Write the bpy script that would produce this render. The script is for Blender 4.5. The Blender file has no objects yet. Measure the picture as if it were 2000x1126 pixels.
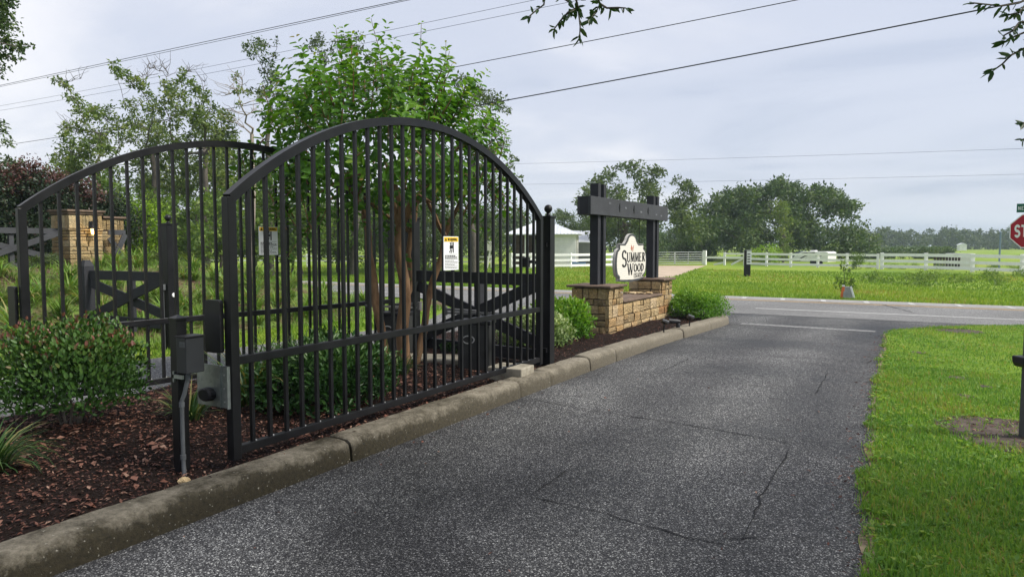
import bpy, bmesh, math, random
import numpy as np
from mathutils import Vector, Matrix
R = math.radians
S = bpy.context.scene
COL = S.collection
rng = np.random.default_rng(7)
random.seed(7)

# ------------------------------------------------------------------ camera, sky, sun, exposure
CAMZ, YAW, PITCH, FPX = 1.6, 30.0, 3.54, 1390.0
cam = bpy.data.cameras.new('camera'); cam.sensor_width = 36; cam.lens = 36*FPX/2000
cam.clip_start = .05; cam.clip_end = 3000
co = bpy.data.objects.new('camera', cam); COL.objects.link(co)
co.location = (0, 0, CAMZ); co.rotation_euler = (R(90-PITCH), 0, R(YAW)); S.camera = co

SUN_EL, SUN_AZ = 48.0, 75.0          # azimuth measured clockwise from +Y (along the drive)
W = bpy.data.worlds.new('World'); S.world = W; W.use_nodes = True
nt = W.node_tree; N = nt.nodes; Lk = nt.links; N.clear()
out = N.new('ShaderNodeOutputWorld'); bg = N.new('ShaderNodeBackground'); bg.inputs[1].default_value = .1
sky = N.new('ShaderNodeTexSky'); sky.sky_type = 'NISHITA'; sky.sun_disc = False
sky.sun_elevation = R(SUN_EL); sky.sun_rotation = R(SUN_AZ); sky.dust_density = 3; sky.air_density = 1
tc = N.new('ShaderNodeTexCoord')
sx = N.new('ShaderNodeSeparateXYZ'); Lk.new(tc.outputs['Generated'], sx.inputs[0])
def mth(op, a, b=None, clamp=False, tree=nt):
    n = tree.nodes.new('ShaderNodeMath'); n.operation = op; n.use_clamp = clamp
    for i, v in enumerate((a, b)):
        if v is None: continue
        if isinstance(v, (int, float)): n.inputs[i].default_value = v
        else: tree.links.new(v, n.inputs[i])
    return n.outputs[0]
zz = mth('ADD', mth('MAXIMUM', sx.outputs[2], 0.0), .16)
px_ = mth('DIVIDE', sx.outputs[0], zz); py_ = mth('DIVIDE', sx.outputs[1], zz)
cb = N.new('ShaderNodeCombineXYZ'); Lk.new(px_, cb.inputs[0]); Lk.new(mth('MULTIPLY', py_, 1.7), cb.inputs[1])
n1 = N.new('ShaderNodeTexNoise'); n1.inputs['Scale'].default_value = .55; n1.inputs['Detail'].default_value = 6; n1.inputs['Roughness'].default_value = .52
n1.inputs['Distortion'].default_value = .6
Lk.new(cb.outputs[0], n1.inputs['Vector'])
# broad brightening of the cloud sheet towards the west (left of the drive)
side = mth('MULTIPLY', mth('ADD', mth('MULTIPLY', sx.outputs[0], -1.0), mth('MULTIPLY', sx.outputs[1], -.35)), .34)
fac = mth('ADD', mth('ADD', mth('MULTIPLY', mth('SUBTRACT', n1.outputs[0], .5), 1.75), .49), side, True)
rp = N.new('ShaderNodeValToRGB'); rp.color_ramp.interpolation = 'EASE'
e = rp.color_ramp.elements; e[0].position = 0.0; e[0].color = (.44, .495, .625, 1); e[1].position = 1; e[1].color = (.90, .89, .92, 1)
m_ = rp.color_ramp.elements.new(.5); m_.color = (.61, .645, .755, 1)
Lk.new(fac, rp.inputs[0])
SKYGAIN = 5.3
vm = N.new('ShaderNodeVectorMath'); vm.operation = 'SCALE'; vm.inputs['Scale'].default_value = SKYGAIN
Lk.new(rp.outputs[0], vm.inputs[0])
mx = N.new('ShaderNodeMix'); mx.data_type = 'RGBA'; mx.inputs[0].default_value = .9
Lk.new(sky.outputs[0], mx.inputs[6]); Lk.new(vm.outputs[0], mx.inputs[7])
Lk.new(mx.outputs[2], bg.inputs[0]); Lk.new(bg.outputs[0], out.inputs[0])

sun = bpy.data.lights.new('sun', 'SUN'); sun.energy = 2.6; sun.angle = R(13); sun.color = (1, .95, .86)
so = bpy.data.objects.new('sun', sun); COL.objects.link(so)
az = R(SUN_AZ); el = R(SUN_EL)
sdir = Vector((math.sin(az)*math.cos(el), math.cos(az)*math.cos(el), math.sin(el)))
so.rotation_euler = (-sdir).to_track_quat('-Z', 'Y').to_euler(); so.location = (20, -20, 40)
S.view_settings.view_transform = 'Standard'; S.view_settings.look = 'None'
S.view_settings.gamma = 1; S.view_settings.use_curve_mapping = False
S.view_settings.exposure = 1.12
S.cycles.max_bounces = 6; S.cycles.volume_bounces = 1; S.cycles.transparent_max_bounces = 6

# ------------------------------------------------------------------ survey helpers: picture bearing -> place
FWD = Vector((-math.sin(R(YAW)), math.cos(R(YAW)), 0)); RGT = Vector((math.cos(R(YAW)), math.sin(R(YAW)), 0))
def ray(u, v):
    a = (u-1000)/FPX; b = (563-v)/FPX; p = R(PITCH)
    f = math.cos(p)+b*math.sin(p); h = b*math.cos(p)-math.sin(p)
    return a/f, h/f                       # sideways and height per metre of level distance
def D(u, v, d):
    a, h = ray(u, v); q = FWD*d+RGT*(a*d); return Vector((q.x, q.y, CAMZ+h*d))
def G(u, v, z=0.0):
    a, h = ray(u, v); return D(u, v, (z-CAMZ)/h)

# ------------------------------------------------------------------ scene-graph helpers
def tag(o, label=None, cat=None, group=None, kind=None):
    if label: o['label'] = label
    if cat: o['category'] = cat
    if group: o['group'] = group
    if kind: o['kind'] = kind
    return o
def thing(name, label, cat, loc=(0, 0, 0), rz=0.0, group=None):
    o = bpy.data.objects.new(name, None); COL.objects.link(o)
    o.empty_display_size = .2; o.location = loc; o.rotation_euler = (0, 0, rz)
    return tag(o, label, cat, group)
def base_matrix(o):
    m = Matrix.Translation(o.location) @ o.rotation_euler.to_matrix().to_4x4()
    return base_matrix(o.parent) @ m if o.parent else m
def copy_tree(o, parent=None):
    c = o.copy(); COL.objects.link(c); c.parent = parent
    for ch in list(o.children): copy_tree(ch, c)
    return c
def link(name, me, m, parent=None):
    o = bpy.data.objects.new(name, me); COL.objects.link(o)
    if m is not None and not me.materials: me.materials.append(m)
    if parent: o.parent = parent
    return o

class MB:
    def __init__(s): s.v = []; s.f = []
    def add(s, vs, fs):
        b = len(s.v); s.v += [tuple(x) for x in vs]; s.f += [tuple(i+b for i in f) for f in fs]; return s
    def box(s, x0, x1, y0, y1, z0, z1):
        return s.add([(x0,y0,z0),(x1,y0,z0),(x1,y1,z0),(x0,y1,z0),(x0,y0,z1),(x1,y0,z1),(x1,y1,z1),(x0,y1,z1)],
                     [(0,3,2,1),(4,5,6,7),(0,1,5,4),(1,2,6,5),(2,3,7,6),(3,0,4,7)])
    def beam(s, p0, p1, w, h, up=(0, 0, 1)):
        p0 = Vector(p0); p1 = Vector(p1); t = (p1-p0).normalized(); u = Vector(up)
        sd = t.cross(u)
        if sd.length < 1e-4: sd = t.cross(Vector((1, 0, 0)))
        sd.normalize(); u = sd.cross(t); a = sd*w/2; b = u*h/2
        return s.add([p0-a-b, p0+a-b, p0+a+b, p0-a+b, p1-a-b, p1+a-b, p1+a+b, p1-a+b],
                     [(0,1,2,3),(4,7,6,5),(0,4,5,1),(1,5,6,2),(2,6,7,3),(3,7,4,0)])
    def tube(s, pts, rad, n=8, cap=True):
        pts = [Vector(p) for p in pts]; k = len(pts)
        if isinstance(rad, (int, float)): rad = [rad]*k
        base = len(s.v); ref = Vector((.31, .53, .79))
        for i, p in enumerate(pts):
            t = (pts[min(i+1, k-1)]-pts[max(i-1, 0)])
            t = t.normalized() if t.length > 1e-9 else Vector((0, 0, 1))
            a = t.cross(ref); a.normalize(); b = t.cross(a)
            for j in range(n):
                an = 2*math.pi*j/n; s.v.append(tuple(p+(a*math.cos(an)+b*math.sin(an))*rad[i]))
        for i in range(k-1):
            for j in range(n):
                q = base+i*n; s.f.append((q+j, q+(j+1) % n, q+n+(j+1) % n, q+n+j))
        if cap:
            s.f.append(tuple(base+j for j in range(n))[::-1]); s.f.append(tuple(base+(k-1)*n+j for j in range(n)))
        return s
    def lathe(s, prof, c=(0, 0, 0), n=16):
        b = len(s.v)
        for r, z in prof:
            for j in range(n):
                a = 2*math.pi*j/n; s.v.append((c[0]+r*math.cos(a), c[1]+r*math.sin(a), c[2]+z))
        for i in range(len(prof)-1):
            for j in range(n):
                q = b+i*n; s.f.append((q+j, q+(j+1) % n, q+n+(j+1) % n, q+n+j))
        s.f.append(tuple(b+j for j in range(n))[::-1]); s.f.append(tuple(b+(len(prof)-1)*n+j for j in range(n)))
        return s
    def prism(s, poly, o, ax, ay, dep):
        o = Vector(o); ax = Vector(ax); ay = Vector(ay); nrm = ax.cross(ay); n = len(poly)
        if sum(poly[i][0]*poly[(i+1) % n][1]-poly[(i+1) % n][0]*poly[i][1] for i in range(n)) < 0: poly = poly[::-1]
        fr = [o+ax*x+ay*y+nrm*dep for x, y in poly]; bk = [o+ax*x+ay*y for x, y in poly]
        return s.add(fr+bk, [tuple(range(n)), tuple(range(2*n-1, n-1, -1))]+[(i, n+i, n+(i+1) % n, (i+1) % n) for i in range(n)])
    def mesh(s, name):
        me = bpy.data.meshes.new(name); me.from_pydata(s.v, [], s.f); me.update(); return me
    def build(s, name, m, parent=None, world=False, bevel=0, smooth=False, seg=2):
        if world and parent is not None:
            im = base_matrix(parent).inverted(); s.v = [tuple(im @ Vector(v)) for v in s.v]
        me = s.mesh(name)
        if smooth:
            me.polygons.foreach_set('use_smooth', [True]*len(me.polygons))
            try: me.set_sharp_from_angle(angle=R(50))
            except Exception: pass
        o = link(name, me, m, parent)
        if bevel:
            b = o.modifiers.new('bevel', 'BEVEL'); b.width = bevel; b.segments = seg; b.limit_method = 'ANGLE'; b.angle_limit = R(40)
        return o

def np_mesh(name, V, F, rnd=None):
    """V (n,3); F (m,k) with constant k; rnd per-vertex variation"""
    me = bpy.data.meshes.new(name); V = np.ascontiguousarray(V, dtype=np.float32); F = np.ascontiguousarray(F, dtype=np.int32)
    me.vertices.add(len(V)); me.vertices.foreach_set('co', V.ravel())
    m, k = F.shape
    me.loops.add(m*k); me.loops.foreach_set('vertex_index', F.ravel())
    me.polygons.add(m); me.polygons.foreach_set('loop_start', np.arange(0, m*k, k, dtype=np.int32))
    try: me.polygons.foreach_set('loop_total', np.full(m, k, dtype=np.int32))
    except Exception: pass
    me.update(calc_edges=True)
    if rnd is not None:
        at = me.attributes.new('rnd', 'FLOAT', 'POINT'); at.data.foreach_set('value', np.asarray(rnd, dtype=np.float32))
    return me
def nrmz(a): return a/np.maximum(np.linalg.norm(a, axis=1, keepdims=True), 1e-9)
def leaf_geo(P, T, Nn, L, Wd, fold=.22, curl=.15, six=True):
    P = np.asarray(P, float); n = len(P); T = nrmz(T); Sd = nrmz(np.cross(T, Nn)); Nn = np.cross(Sd, T)
    L = np.broadcast_to(np.asarray(L, float), (n,))[:, None]; Wd = np.broadcast_to(np.asarray(Wd, float), (n,))[:, None]
    tip = P+T*L-Nn*L*curl
    if not six:
        mid = P+T*L*.45
        V = np.stack([P, mid+Sd*Wd/2+Nn*Wd*fold, tip, mid-Sd*Wd/2+Nn*Wd*fold], 1)
        F = np.arange(n)[:, None]*4+np.array([0, 1, 2, 3])[None]
        return V.reshape(-1, 3), F, 4
    a = P+T*L*.28; b = P+T*L*.68-Nn*L*curl*.4
    V = np.stack([P, a+Sd*Wd*.46+Nn*Wd*fold, b+Sd*Wd*.42+Nn*Wd*fold, tip, b-Sd*Wd*.42+Nn*Wd*fold, a-Sd*Wd*.46+Nn*Wd*fold], 1)
    o = np.arange(n)[:, None]*6
    F = np.concatenate([o+np.array([[0, 1, 2, 3]]), o+np.array([[0, 3, 4, 5]])], 0)
    return V.reshape(-1, 3), F, 6
def leaves(name, P, T, Nn, L, Wd, m, parent=None, rnd=None, six=True, fold=.22, curl=.15, world=True):
    V, F, k = leaf_geo(P, T, Nn, L, Wd, fold, curl, six)
    if rnd is None: rnd = rng.random(len(P))
    if parent is not None and world:
        im = np.array(base_matrix(parent).inverted()); V = V@im[:3, :3].T+im[:3, 3]
    me = np_mesh(name, V, F, np.repeat(rnd, k))
    return link(name, me, m, parent)
def ribbons(name, C, Wd, Sd, m, parent=None, rnd=None, world=True):
    """C (n,k,3) centre lines, Wd (n,k) half widths, Sd (n,3) side directions"""
    n, k, _ = C.shape
    V = np.stack([C-Sd[:, None]*Wd[..., None], C+Sd[:, None]*Wd[..., None]], 2).reshape(-1, 3)
    o = np.arange(n)[:, None, None]*(2*k)+np.arange(k-1)[None, :, None]*2
    F = (o+np.array([0, 1, 3, 2])[None, None]).reshape(-1, 4)
    if rnd is None: rnd = rng.random(n)
    if parent is not None and world:
        im = np.array(base_matrix(parent).inverted()); V = V@im[:3, :3].T+im[:3, 3]
    me = np_mesh(name, V, F, np.repeat(rnd, 2*k))
    return link(name, me, m, parent)
def rdir(n):
    return nrmz(rng.normal(size=(n, 3)))

# ------------------------------------------------------------------ materials
class NT:
    def __init__(s, name):
        s.m = bpy.data.materials.new(name); s.m.use_nodes = True; s.t = s.m.node_tree; s.t.nodes.clear()
        s.o = s.n('ShaderNodeOutputMaterial'); s.b = s.n('ShaderNodeBsdfPrincipled'); s.l(s.b.outputs[0], s.o.inputs[0]); s.b.inputs['Specular IOR Level'].default_value = .18
        s.tc = s.n('ShaderNodeTexCoord')
    def n(s, k): return s.t.nodes.new(k)
    def l(s, a, b): s.t.links.new(a, b)
    def noise(s, sc, det=3, rough=.55, dist=0, vec=None):
        n = s.n('ShaderNodeTexNoise'); n.inputs['Scale'].default_value = sc; n.inputs['Detail'].default_value = det
        n.inputs['Roughness'].default_value = rough; n.inputs['Distortion'].default_value = dist
        s.l(vec or s.tc.outputs['Object'], n.inputs['Vector']); return n.outputs[0]
    def vor(s, sc, feat='F1', vec=None):
        n = s.n('ShaderNodeTexVoronoi'); n.feature = feat; n.inputs['Scale'].default_value = sc
        s.l(vec or s.tc.outputs['Object'], n.inputs['Vector']); return n
    def ramp(s, fac, stops, interp='LINEAR'):
        n = s.n('ShaderNodeValToRGB'); n.color_ramp.interpolation = interp; el = n.color_ramp.elements
        while len(el) < len(stops): el.new(.5)
        for q, (p, c) in zip(el, stops):
            q.position = p; q.color = (*c, 1) if len(c) == 3 else c
        s.l(fac, n.inputs[0]); return n.outputs[0]
    def mix(s, f, a, b, mode='MIX'):
        n = s.n('ShaderNodeMix'); n.data_type = 'RGBA'; n.blend_type = mode
        for i, v in ((0, f), (6, a), (7, b)):
            if isinstance(v, (int, float)): n.inputs[i].default_value = v
            elif isinstance(v, tuple): n.inputs[i].default_value = (*v, 1)
            else: s.l(v, n.inputs[i])
        return n.outputs[2]
    def mth(s, op, a, b=None, clamp=False): return mth(op, a, b, clamp, s.t)
    def col(s, v): s.l(v, s.b.inputs['Base Color'])
    def rough(s, v):
        if isinstance(v, (int, float)): s.b.inputs['Roughness'].default_value = v
        else: s.l(v, s.b.inputs['Roughness'])
    def bump(s, h, st=.3, dist=.01):
        n = s.n('ShaderNodeBump'); n.inputs['Strength'].default_value = st; n.inputs['Distance'].default_value = dist
        s.l(h, n.inputs['Height']); s.l(n.outputs[0], s.b.inputs['Normal'])
    def attr(s, name='rnd'):
        n = s.n('ShaderNodeAttribute'); n.attribute_name = name; return n.outputs['Fac']
def sc(c, k): return tuple(min(1, x*k) for x in c)
def mat(name, c, rough=.6, var=.15, scale=12, bump=0, metal=0, fine=None, spec=.25):
    t = NT(name); f = t.noise(scale, 4)
    t.col(t.ramp(f, [(.3, sc(c, 1-var)), (.7, sc(c, 1+var))])); t.rough(rough)
    t.b.inputs['Metallic'].default_value = metal; t.b.inputs['Specular IOR Level'].default_value = spec
    if bump: t.bump(t.noise(fine or scale*8, 3), bump, .004)
    return t.m
def mat_leaf(name, stops, trans=.35, rough=.42, spec=.26):
    t = NT(name); c = t.ramp(t.attr(), stops); t.col(c); t.rough(rough); t.b.inputs['Specular IOR Level'].default_value = spec
    if trans:
        tr = t.n('ShaderNodeBsdfTranslucent'); c2 = t.mix(1.0, c, (1.25, 1.3, .6), 'MULTIPLY'); t.l(c2, tr.inputs[0])
        ms = t.n('ShaderNodeMixShader'); ms.inputs[0].default_value = trans
        t.l(t.b.outputs[0], ms.inputs[1]); t.l(tr.outputs[0], ms.inputs[2]); t.l(ms.outputs[0], t.o.inputs[0])
    return t.m

# black powder-coated steel, a little dusty
t = NT('black_steel'); f = t.noise(6, 5, .6)
t.col(t.ramp(f, [(.3, (.005, .005, .006)), (.75, (.012, .012, .0135))]))
t.rough(t.mth('ADD', t.mth('MULTIPLY', f, .25), .27)); t.b.inputs['Specular IOR Level'].default_value = .28
t.bump(t.noise(300, 2), .06, .002); M_STEEL = t.m
M_BLACKP = mat('black_plastic', (.016, .016, .018), .42, .2, 10)
M_OPBOX = mat('operator_enclosure', (.035, .036, .035), .5, .25, 7, .1)
M_GALV = None
t = NT('galvanised_steel'); v = t.vor(35); f = t.noise(4, 4)
t.col(t.mix(.5, t.ramp(v.outputs['Color'], [(.2, (.24, .265, .265)), (.8, (.38, .41, .41))]), t.ramp(f, [(.3, (.22, .25, .24)), (.7, (.42, .44, .43))])))
t.b.inputs['Metallic'].default_value = .85; t.rough(.42); M_GALV = t.m
M_CONDUIT = mat('grey_conduit', (.10, .108, .115), .5, .12, 20)
M_SILVER = mat('silver_trim', (.55, .55, .55), .35, .05, 20, metal=.6)
M_WHITE = mat('white_sign_face', (.78, .79, .80), .4, .03, 10)
M_YEL = mat('warning_yellow', (.78, .50, .03), .45, .05, 10)
M_INK = mat('black_ink', (.012, .012, .014), .5, .1, 10)
M_RED = mat('stop_red', (.36, .016, .035), .35, .06, 8)
M_GREEN = mat('street_sign_green', (.008, .11, .075), .35, .05, 8)
M_ALU = mat('aluminium_back', (.45, .46, .47), .4, .05, 8, metal=.6)
# painted timber (dark charcoal, grain showing)
def timber(name, c, grain=.3, rough=.65):
    t = NT(name); mp = t.n('ShaderNodeMapping'); mp.inputs['Scale'].default_value = (1.2, 14, 14); t.l(t.tc.outputs['Object'], mp.inputs[0])
    g = t.noise(6, 6, .65, .6, mp.outputs[0]); f = t.noise(3, 3)
    cc = t.ramp(g, [(.25, sc(c, 1-grain)), (.6, c), (.85, sc(c, 1+grain*1.6))])
    t.col(t.mix(.35, cc, t.ramp(f, [(.3, sc(c, .7)), (.7, sc(c, 1.5))]))); t.rough(rough); t.bump(g, .35, .004); return t.m
M_CHARCOAL = timber('charcoal_timber', (.030, .031, .036))
M_BEAM = timber('weathered_charcoal_beam', (.052, .054, .060), .35)
M_OLDWOOD = timber('grey_weathered_post', (.075, .078, .078), .3)
M_WHITEW = None
t = NT('white_painted_boards'); f = t.noise(2.5, 5, .6); f2 = t.noise(30, 3)
t.col(t.mix(t.mth('MULTIPLY', t.ramp(f, [(.5, (0, 0, 0)), (.8, (1, 1, 1))]), .4), (.86, .86, .85), t.ramp(f2, [(.3, (.42, .44, .38)), (.7, (.7, .7, .66))])))
t.rough(.55); M_WHITEW = t.m
# concrete kerb: pebbly, algae-stained on the face
t = NT('kerb_concrete'); ge = t.n('ShaderNodeNewGeometry'); sn = t.n('ShaderNodeSeparateXYZ'); t.l(ge.outputs['Normal'], sn.inputs[0])
f = t.noise(2.6, 12, .80); f2 = t.noise(40, 6, .7); v = t.vor(130)
basec = t.ramp(f2, [(.25, (.135, .118, .088)), (.75, (.295, .265, .21))])
peb = t.ramp(v.outputs['Color'], [(.90, (0, 0, 0)), (.96, (1, 1, 1))])
so_ = t.n('ShaderNodeSeparateXYZ'); t.l(t.tc.outputs['Object'], so_.inputs[0])
near = t.ramp(t.mth('MULTIPLY', so_.outputs[1], .07, True), [(.28, (1, 1, 1)), (.8, (.35, .35, .35))])
algae = t.mth('MULTIPLY', t.ramp(t.mth('ADD', t.mth('MULTIPLY', f, 2.6), t.mth('MULTIPLY', so_.outputs[2], -5.2)), [(.10, (0, 0, 0)), (.72, (1, 1, 1))]), .92)
algae = t.mth('MULTIPLY', algae, near)
c = t.mix(algae, basec, t.ramp(f2, [(.25, (.006, .006, .004)), (.8, (.036, .028, .011))]))
c = t.mix(t.mth('MULTIPLY', peb, .7), c, (.34, .32, .27))
t.col(c); t.rough(.8); t.bump(t.mth('ADD', t.mth('MULTIPLY', v.outputs['Distance'], .6), f2), .55, .006); M_KERB = t.m
t = NT('slab_concrete'); f2 = t.noise(9, 5, .6); v = t.vor(120)
t.col(t.mix(.25, t.ramp(f2, [(.25, (.17, .15, .115)), (.75, (.36, .33, .27))]), v.outputs['Color'])); 
t.col(t.ramp(f2, [(.25, (.15, .132, .10)), (.55, (.29, .265, .21)), (.8, (.38, .35, .29))])); t.rough(.85); t.bump(t.noise(80, 4), .4, .005); M_SLAB = t.m
# chip-seal asphalt
def asphalt(name, dark, mid, chip, frac, big, sc1=75, wet=True, tracks=False):
    t = NT(name); v = t.vor(sc1); v2 = t.vor(sc1*2.1); big_n = t.noise(.38, 4, .55, .5); f = t.noise(14, 4, .6)
    s1 = t.n('ShaderNodeSeparateColor'); t.l(v.outputs['Color'], s1.inputs[0]); s2 = t.n('ShaderNodeSeparateColor'); t.l(v2.outputs['Color'], s2.inputs[0])
    c = t.ramp(s2.outputs[0], [(0, sc(dark, .45)), (.5, dark), (1-frac*1.1, mid), (1, chip)])
    hi = t.mth('MULTIPLY', t.ramp(s1.outputs[0], [(1-frac-.02, (0, 0, 0)), (1-frac+.02, (1, 1, 1))]), t.ramp(v.outputs['Distance'], [(.3, (1, 1, 1)), (.5, (0, 0, 0))]))
    c = t.mix(hi, c, t.ramp(s1.outputs[1], [(0, mid), (.6, chip), (1, sc(chip, 1.4))]))
    c = t.mix(1.0, c, t.ramp(big_n, [(.3, (1-big,)*3), (.5, (1, 1, 1)), (.72, (1+big*1.3,)*3)]), 'MULTIPLY')
    c = t.mix(1.0, c, t.ramp(f, [(.3, (.85, .85, .86)), (.7, (1.12, 1.12, 1.1))]), 'MULTIPLY')
    if tracks:     # wheel-polished, paler bands and damp hollows between
        xs_ = t.n('ShaderNodeSeparateXYZ'); t.l(t.tc.outputs['Object'], xs_.inputs[0]); wob = t.noise(.5, 3)
        ph = t.mth('ADD', t.mth('MULTIPLY', xs_.outputs[0], 4.1), t.mth('MULTIPLY', wob, 3.0)); wv = t.mth('SINE', ph)
        c = t.mix(1.0, c, t.ramp(t.mth('ADD', t.mth('MULTIPLY', wv, .5), .5), [(0, (.88, .88, .89)), (1, (1.32, 1.32, 1.3))]), 'MULTIPLY')
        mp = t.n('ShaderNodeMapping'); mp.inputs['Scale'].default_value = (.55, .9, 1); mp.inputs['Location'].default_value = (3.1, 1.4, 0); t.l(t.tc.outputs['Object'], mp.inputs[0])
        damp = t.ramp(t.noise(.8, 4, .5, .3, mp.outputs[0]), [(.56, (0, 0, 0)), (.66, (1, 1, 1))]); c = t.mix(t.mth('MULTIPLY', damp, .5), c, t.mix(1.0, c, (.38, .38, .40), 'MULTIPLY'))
        st_ = t.ramp(t.vor(1.1).outputs['Distance'], [(.03, (1, 1, 1)), (.10, (0, 0, 0))]); c = t.mix(t.mth('MULTIPLY', st_, .35), c, (.03, .027, .025))
    t.col(c)
    t.rough(t.ramp(big_n, [(.35, (.5,)*3), (.6, (.78,)*3)]) if wet else .85)
    t.bump(t.mth('ADD', t.mth('MULTIPLY', v2.outputs['Distance'], -1), t.mth('MULTIPLY', v.outputs['Distance'], -1.2)), .7, .006)
    return t.m
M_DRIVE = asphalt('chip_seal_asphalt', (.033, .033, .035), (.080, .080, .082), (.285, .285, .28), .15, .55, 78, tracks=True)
M_ROAD = asphalt('old_road_asphalt', (.15, .15, .152), (.21, .21, .208), (.32, .32, .31), .2, .15, 60, False)
M_LANE = asphalt('exit_lane_asphalt', (.09, .09, .093), (.16, .16, .16), (.34, .34, .33), .25, .2, 60, False)
def paint(name, c, under, wear):
    t = NT(name); f = t.noise(18, 5, .7)
    t.col(t.mix(t.ramp(f, [(wear-.08, (0, 0, 0)), (wear+.08, (1, 1, 1))]), under, c)); t.rough(.7); return t.m
M_PWHITE = paint('road_paint_white', (.44, .44, .425), (.2, .2, .2), .44)
M_PWORN = paint('road_paint_worn', (.33, .33, .32), (.10, .10, .10), .53)
M_PYEL = paint('road_paint_yellow', (.44, .31, .16), (.15, .15, .145), .42)
M_CRACK = mat('asphalt_crack_filler', (.012, .012, .013), .9, .2, 10)
# ground
def grassy(name, a, b, c, soil, s1=.12, s2=2.2, soilthr=.66):
    t = NT(name); f = t.noise(s1, 5, .6, .4); g = t.noise(s2, 5, .65); h = t.noise(45, 4, .7)
    cc = t.ramp(f, [(.3, a), (.5, b), (.7, c)])
    cc = t.mix(t.ramp(g, [(soilthr, (0, 0, 0)), (soilthr+.1, (.8, .8, .8))]), cc, soil)
    cc = t.mix(1.0, cc, t.ramp(h, [(.25, (.62, .62, .6)), (.75, (1.3, 1.3, 1.25))]), 'MULTIPLY')
    t.col(cc); t.rough(.9); t.b.inputs['Specular IOR Level'].default_value = .15; t.bump(h, .6, .03); return t.m
M_GROUND = grassy('pasture', (.11, .19, .022), (.18, .265, .028), (.25, .27, .055), (.12, .095, .05))
M_LAWN = grassy('lawn_turf', (.10, .18, .016), (.14, .23, .02), (.19, .25, .03), (.075, .055, .036), .5, 1.3, .68)
t = NT('mulch_soil'); f = t.noise(30, 5, .7); g = t.noise(1.2, 3)
t.col(t.mix(t.ramp(g, [(.4, (0, 0, 0)), (.6, (.6, .6, .6))]), t.ramp(f, [(.3, (.005, .004, .0035)), (.7, (.024, .015, .012))]), (.018, .011, .009)))
t.rough(.95); t.b.inputs['Specular IOR Level'].default_value = .1; t.bump(f, .9, .02); M_SOIL = t.m
t = NT('mulch_chips')
t.col(t.ramp(t.attr(), [(0, (.012, .006, .005)), (.35, (.046, .019, .014)), (.65, (.11, .044, .030)), (.88, (.19, .09, .062)), (1, (.30, .19, .14))])); t.rough(.6)
M_CHIP = t.m
M_DIRT = mat('bare_sandy_dirt', (.20, .155, .105), .9, .45, 5, .6, fine=60)
M_PATCH = mat('bare_soil', (.072, .055, .045), .9, .45, 9, .7, fine=60)
M_TRACK = mat('sandy_track', (.40, .32, .24), .9, .2, 1.2, .4, fine=20)
# sandstone
def stone_mat(name, stops):
    t = NT(name); oi = t.n('ShaderNodeObjectInfo'); f = t.noise(2.6, 5, .65, .8); g = t.noise(9, 5, .7)
    c = t.ramp(oi.outputs['Random'], stops)
    c = t.mix(1.0, c, t.ramp(f, [(.28, (.5, .47, .45)), (.5, (1, 1, 1)), (.75, (1.25, 1.12, .95))]), 'MULTIPLY')
    c = t.mix(1.0, c, t.ramp(g, [(.3, (.7, .7, .7)), (.7, (1.2, 1.2, 1.2))]), 'MULTIPLY')
    t.col(c); t.rough(.85); t.bump(t.mth('ADD', f, t.mth('MULTIPLY', g, .6)), .8, .12); return t.m
M_STONE = stone_mat('sandstone', [(0, (.36, .27, .16)), (.25, (.57, .42, .22)), (.5, (.64, .49, .28)), (.75, (.55, .36, .17)), (1, (.68, .55, .36))])
M_STONEY = stone_mat('yellow_sandstone', [(0, (.35, .26, .13)), (.5, (.48, .37, .20)), (1, (.57, .47, .29))])
M_STONER = stone_mat('rust_stained_sandstone', [(0, (.36, .19, .085)), (1, (.48, .29, .14))])
M_CAP = mat('brown_cap_slab', (.13, .092, .068), .8, .35, 6, .5, fine=40)
M_MORTAR = mat('stone_core_mortar', (.085, .068, .052), .95, .25, 20, .4)
M_SIGNFACE = None
t = NT('cream_routed_sign'); w = t.n('ShaderNodeTexWave'); w.bands_direction = 'Z'; w.inputs['Scale'].default_value = 9; w.inputs['Distortion'].default_value = 2.5; w.inputs['Detail'].default_value = 2
t.l(t.tc.outputs['Object'], w.inputs['Vector'])
t.col(t.ramp(w.outputs[0], [(.1, (.60, .57, .50)), (.5, (.70, .67, .60))])); t.rough(.6); t.bump(w.outputs[0], .3, .006); M_SIGNFACE = t.m
M_SIGNEDGE = mat('sign_edge', (.42, .41, .39), .6, .1, 8)
M_SIGNGREY = mat('sign_border_grey', (.055, .06, .066), .55, .2, 8)
M_EMBLEM = mat('emblem_rust', (.42, .13, .07), .6, .2, 30)
# bark
def bark(name, a, b, s=5):
    t = NT(name); mp = t.n('ShaderNodeMapping'); mp.inputs['Scale'].default_value = (3, 3, .7); t.l(t.tc.outputs['Object'], mp.inputs[0])
    f = t.noise(s, 5, .65, .8, mp.outputs[0]); t.col(t.ramp(f, [(.3, a), (.7, b)])); t.rough(.85); t.bump(f, .6, .02); return t.m
M_CRAPEBARK = bark('crape_bark', (.085, .048, .026), (.26, .16, .09), 4)
M_BARK = bark('grey_bark', (.05, .042, .035), (.14, .125, .105))
M_DEADBARK = bark('bleached_bark', (.16, .13, .105), (.33, .29, .25))
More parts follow.
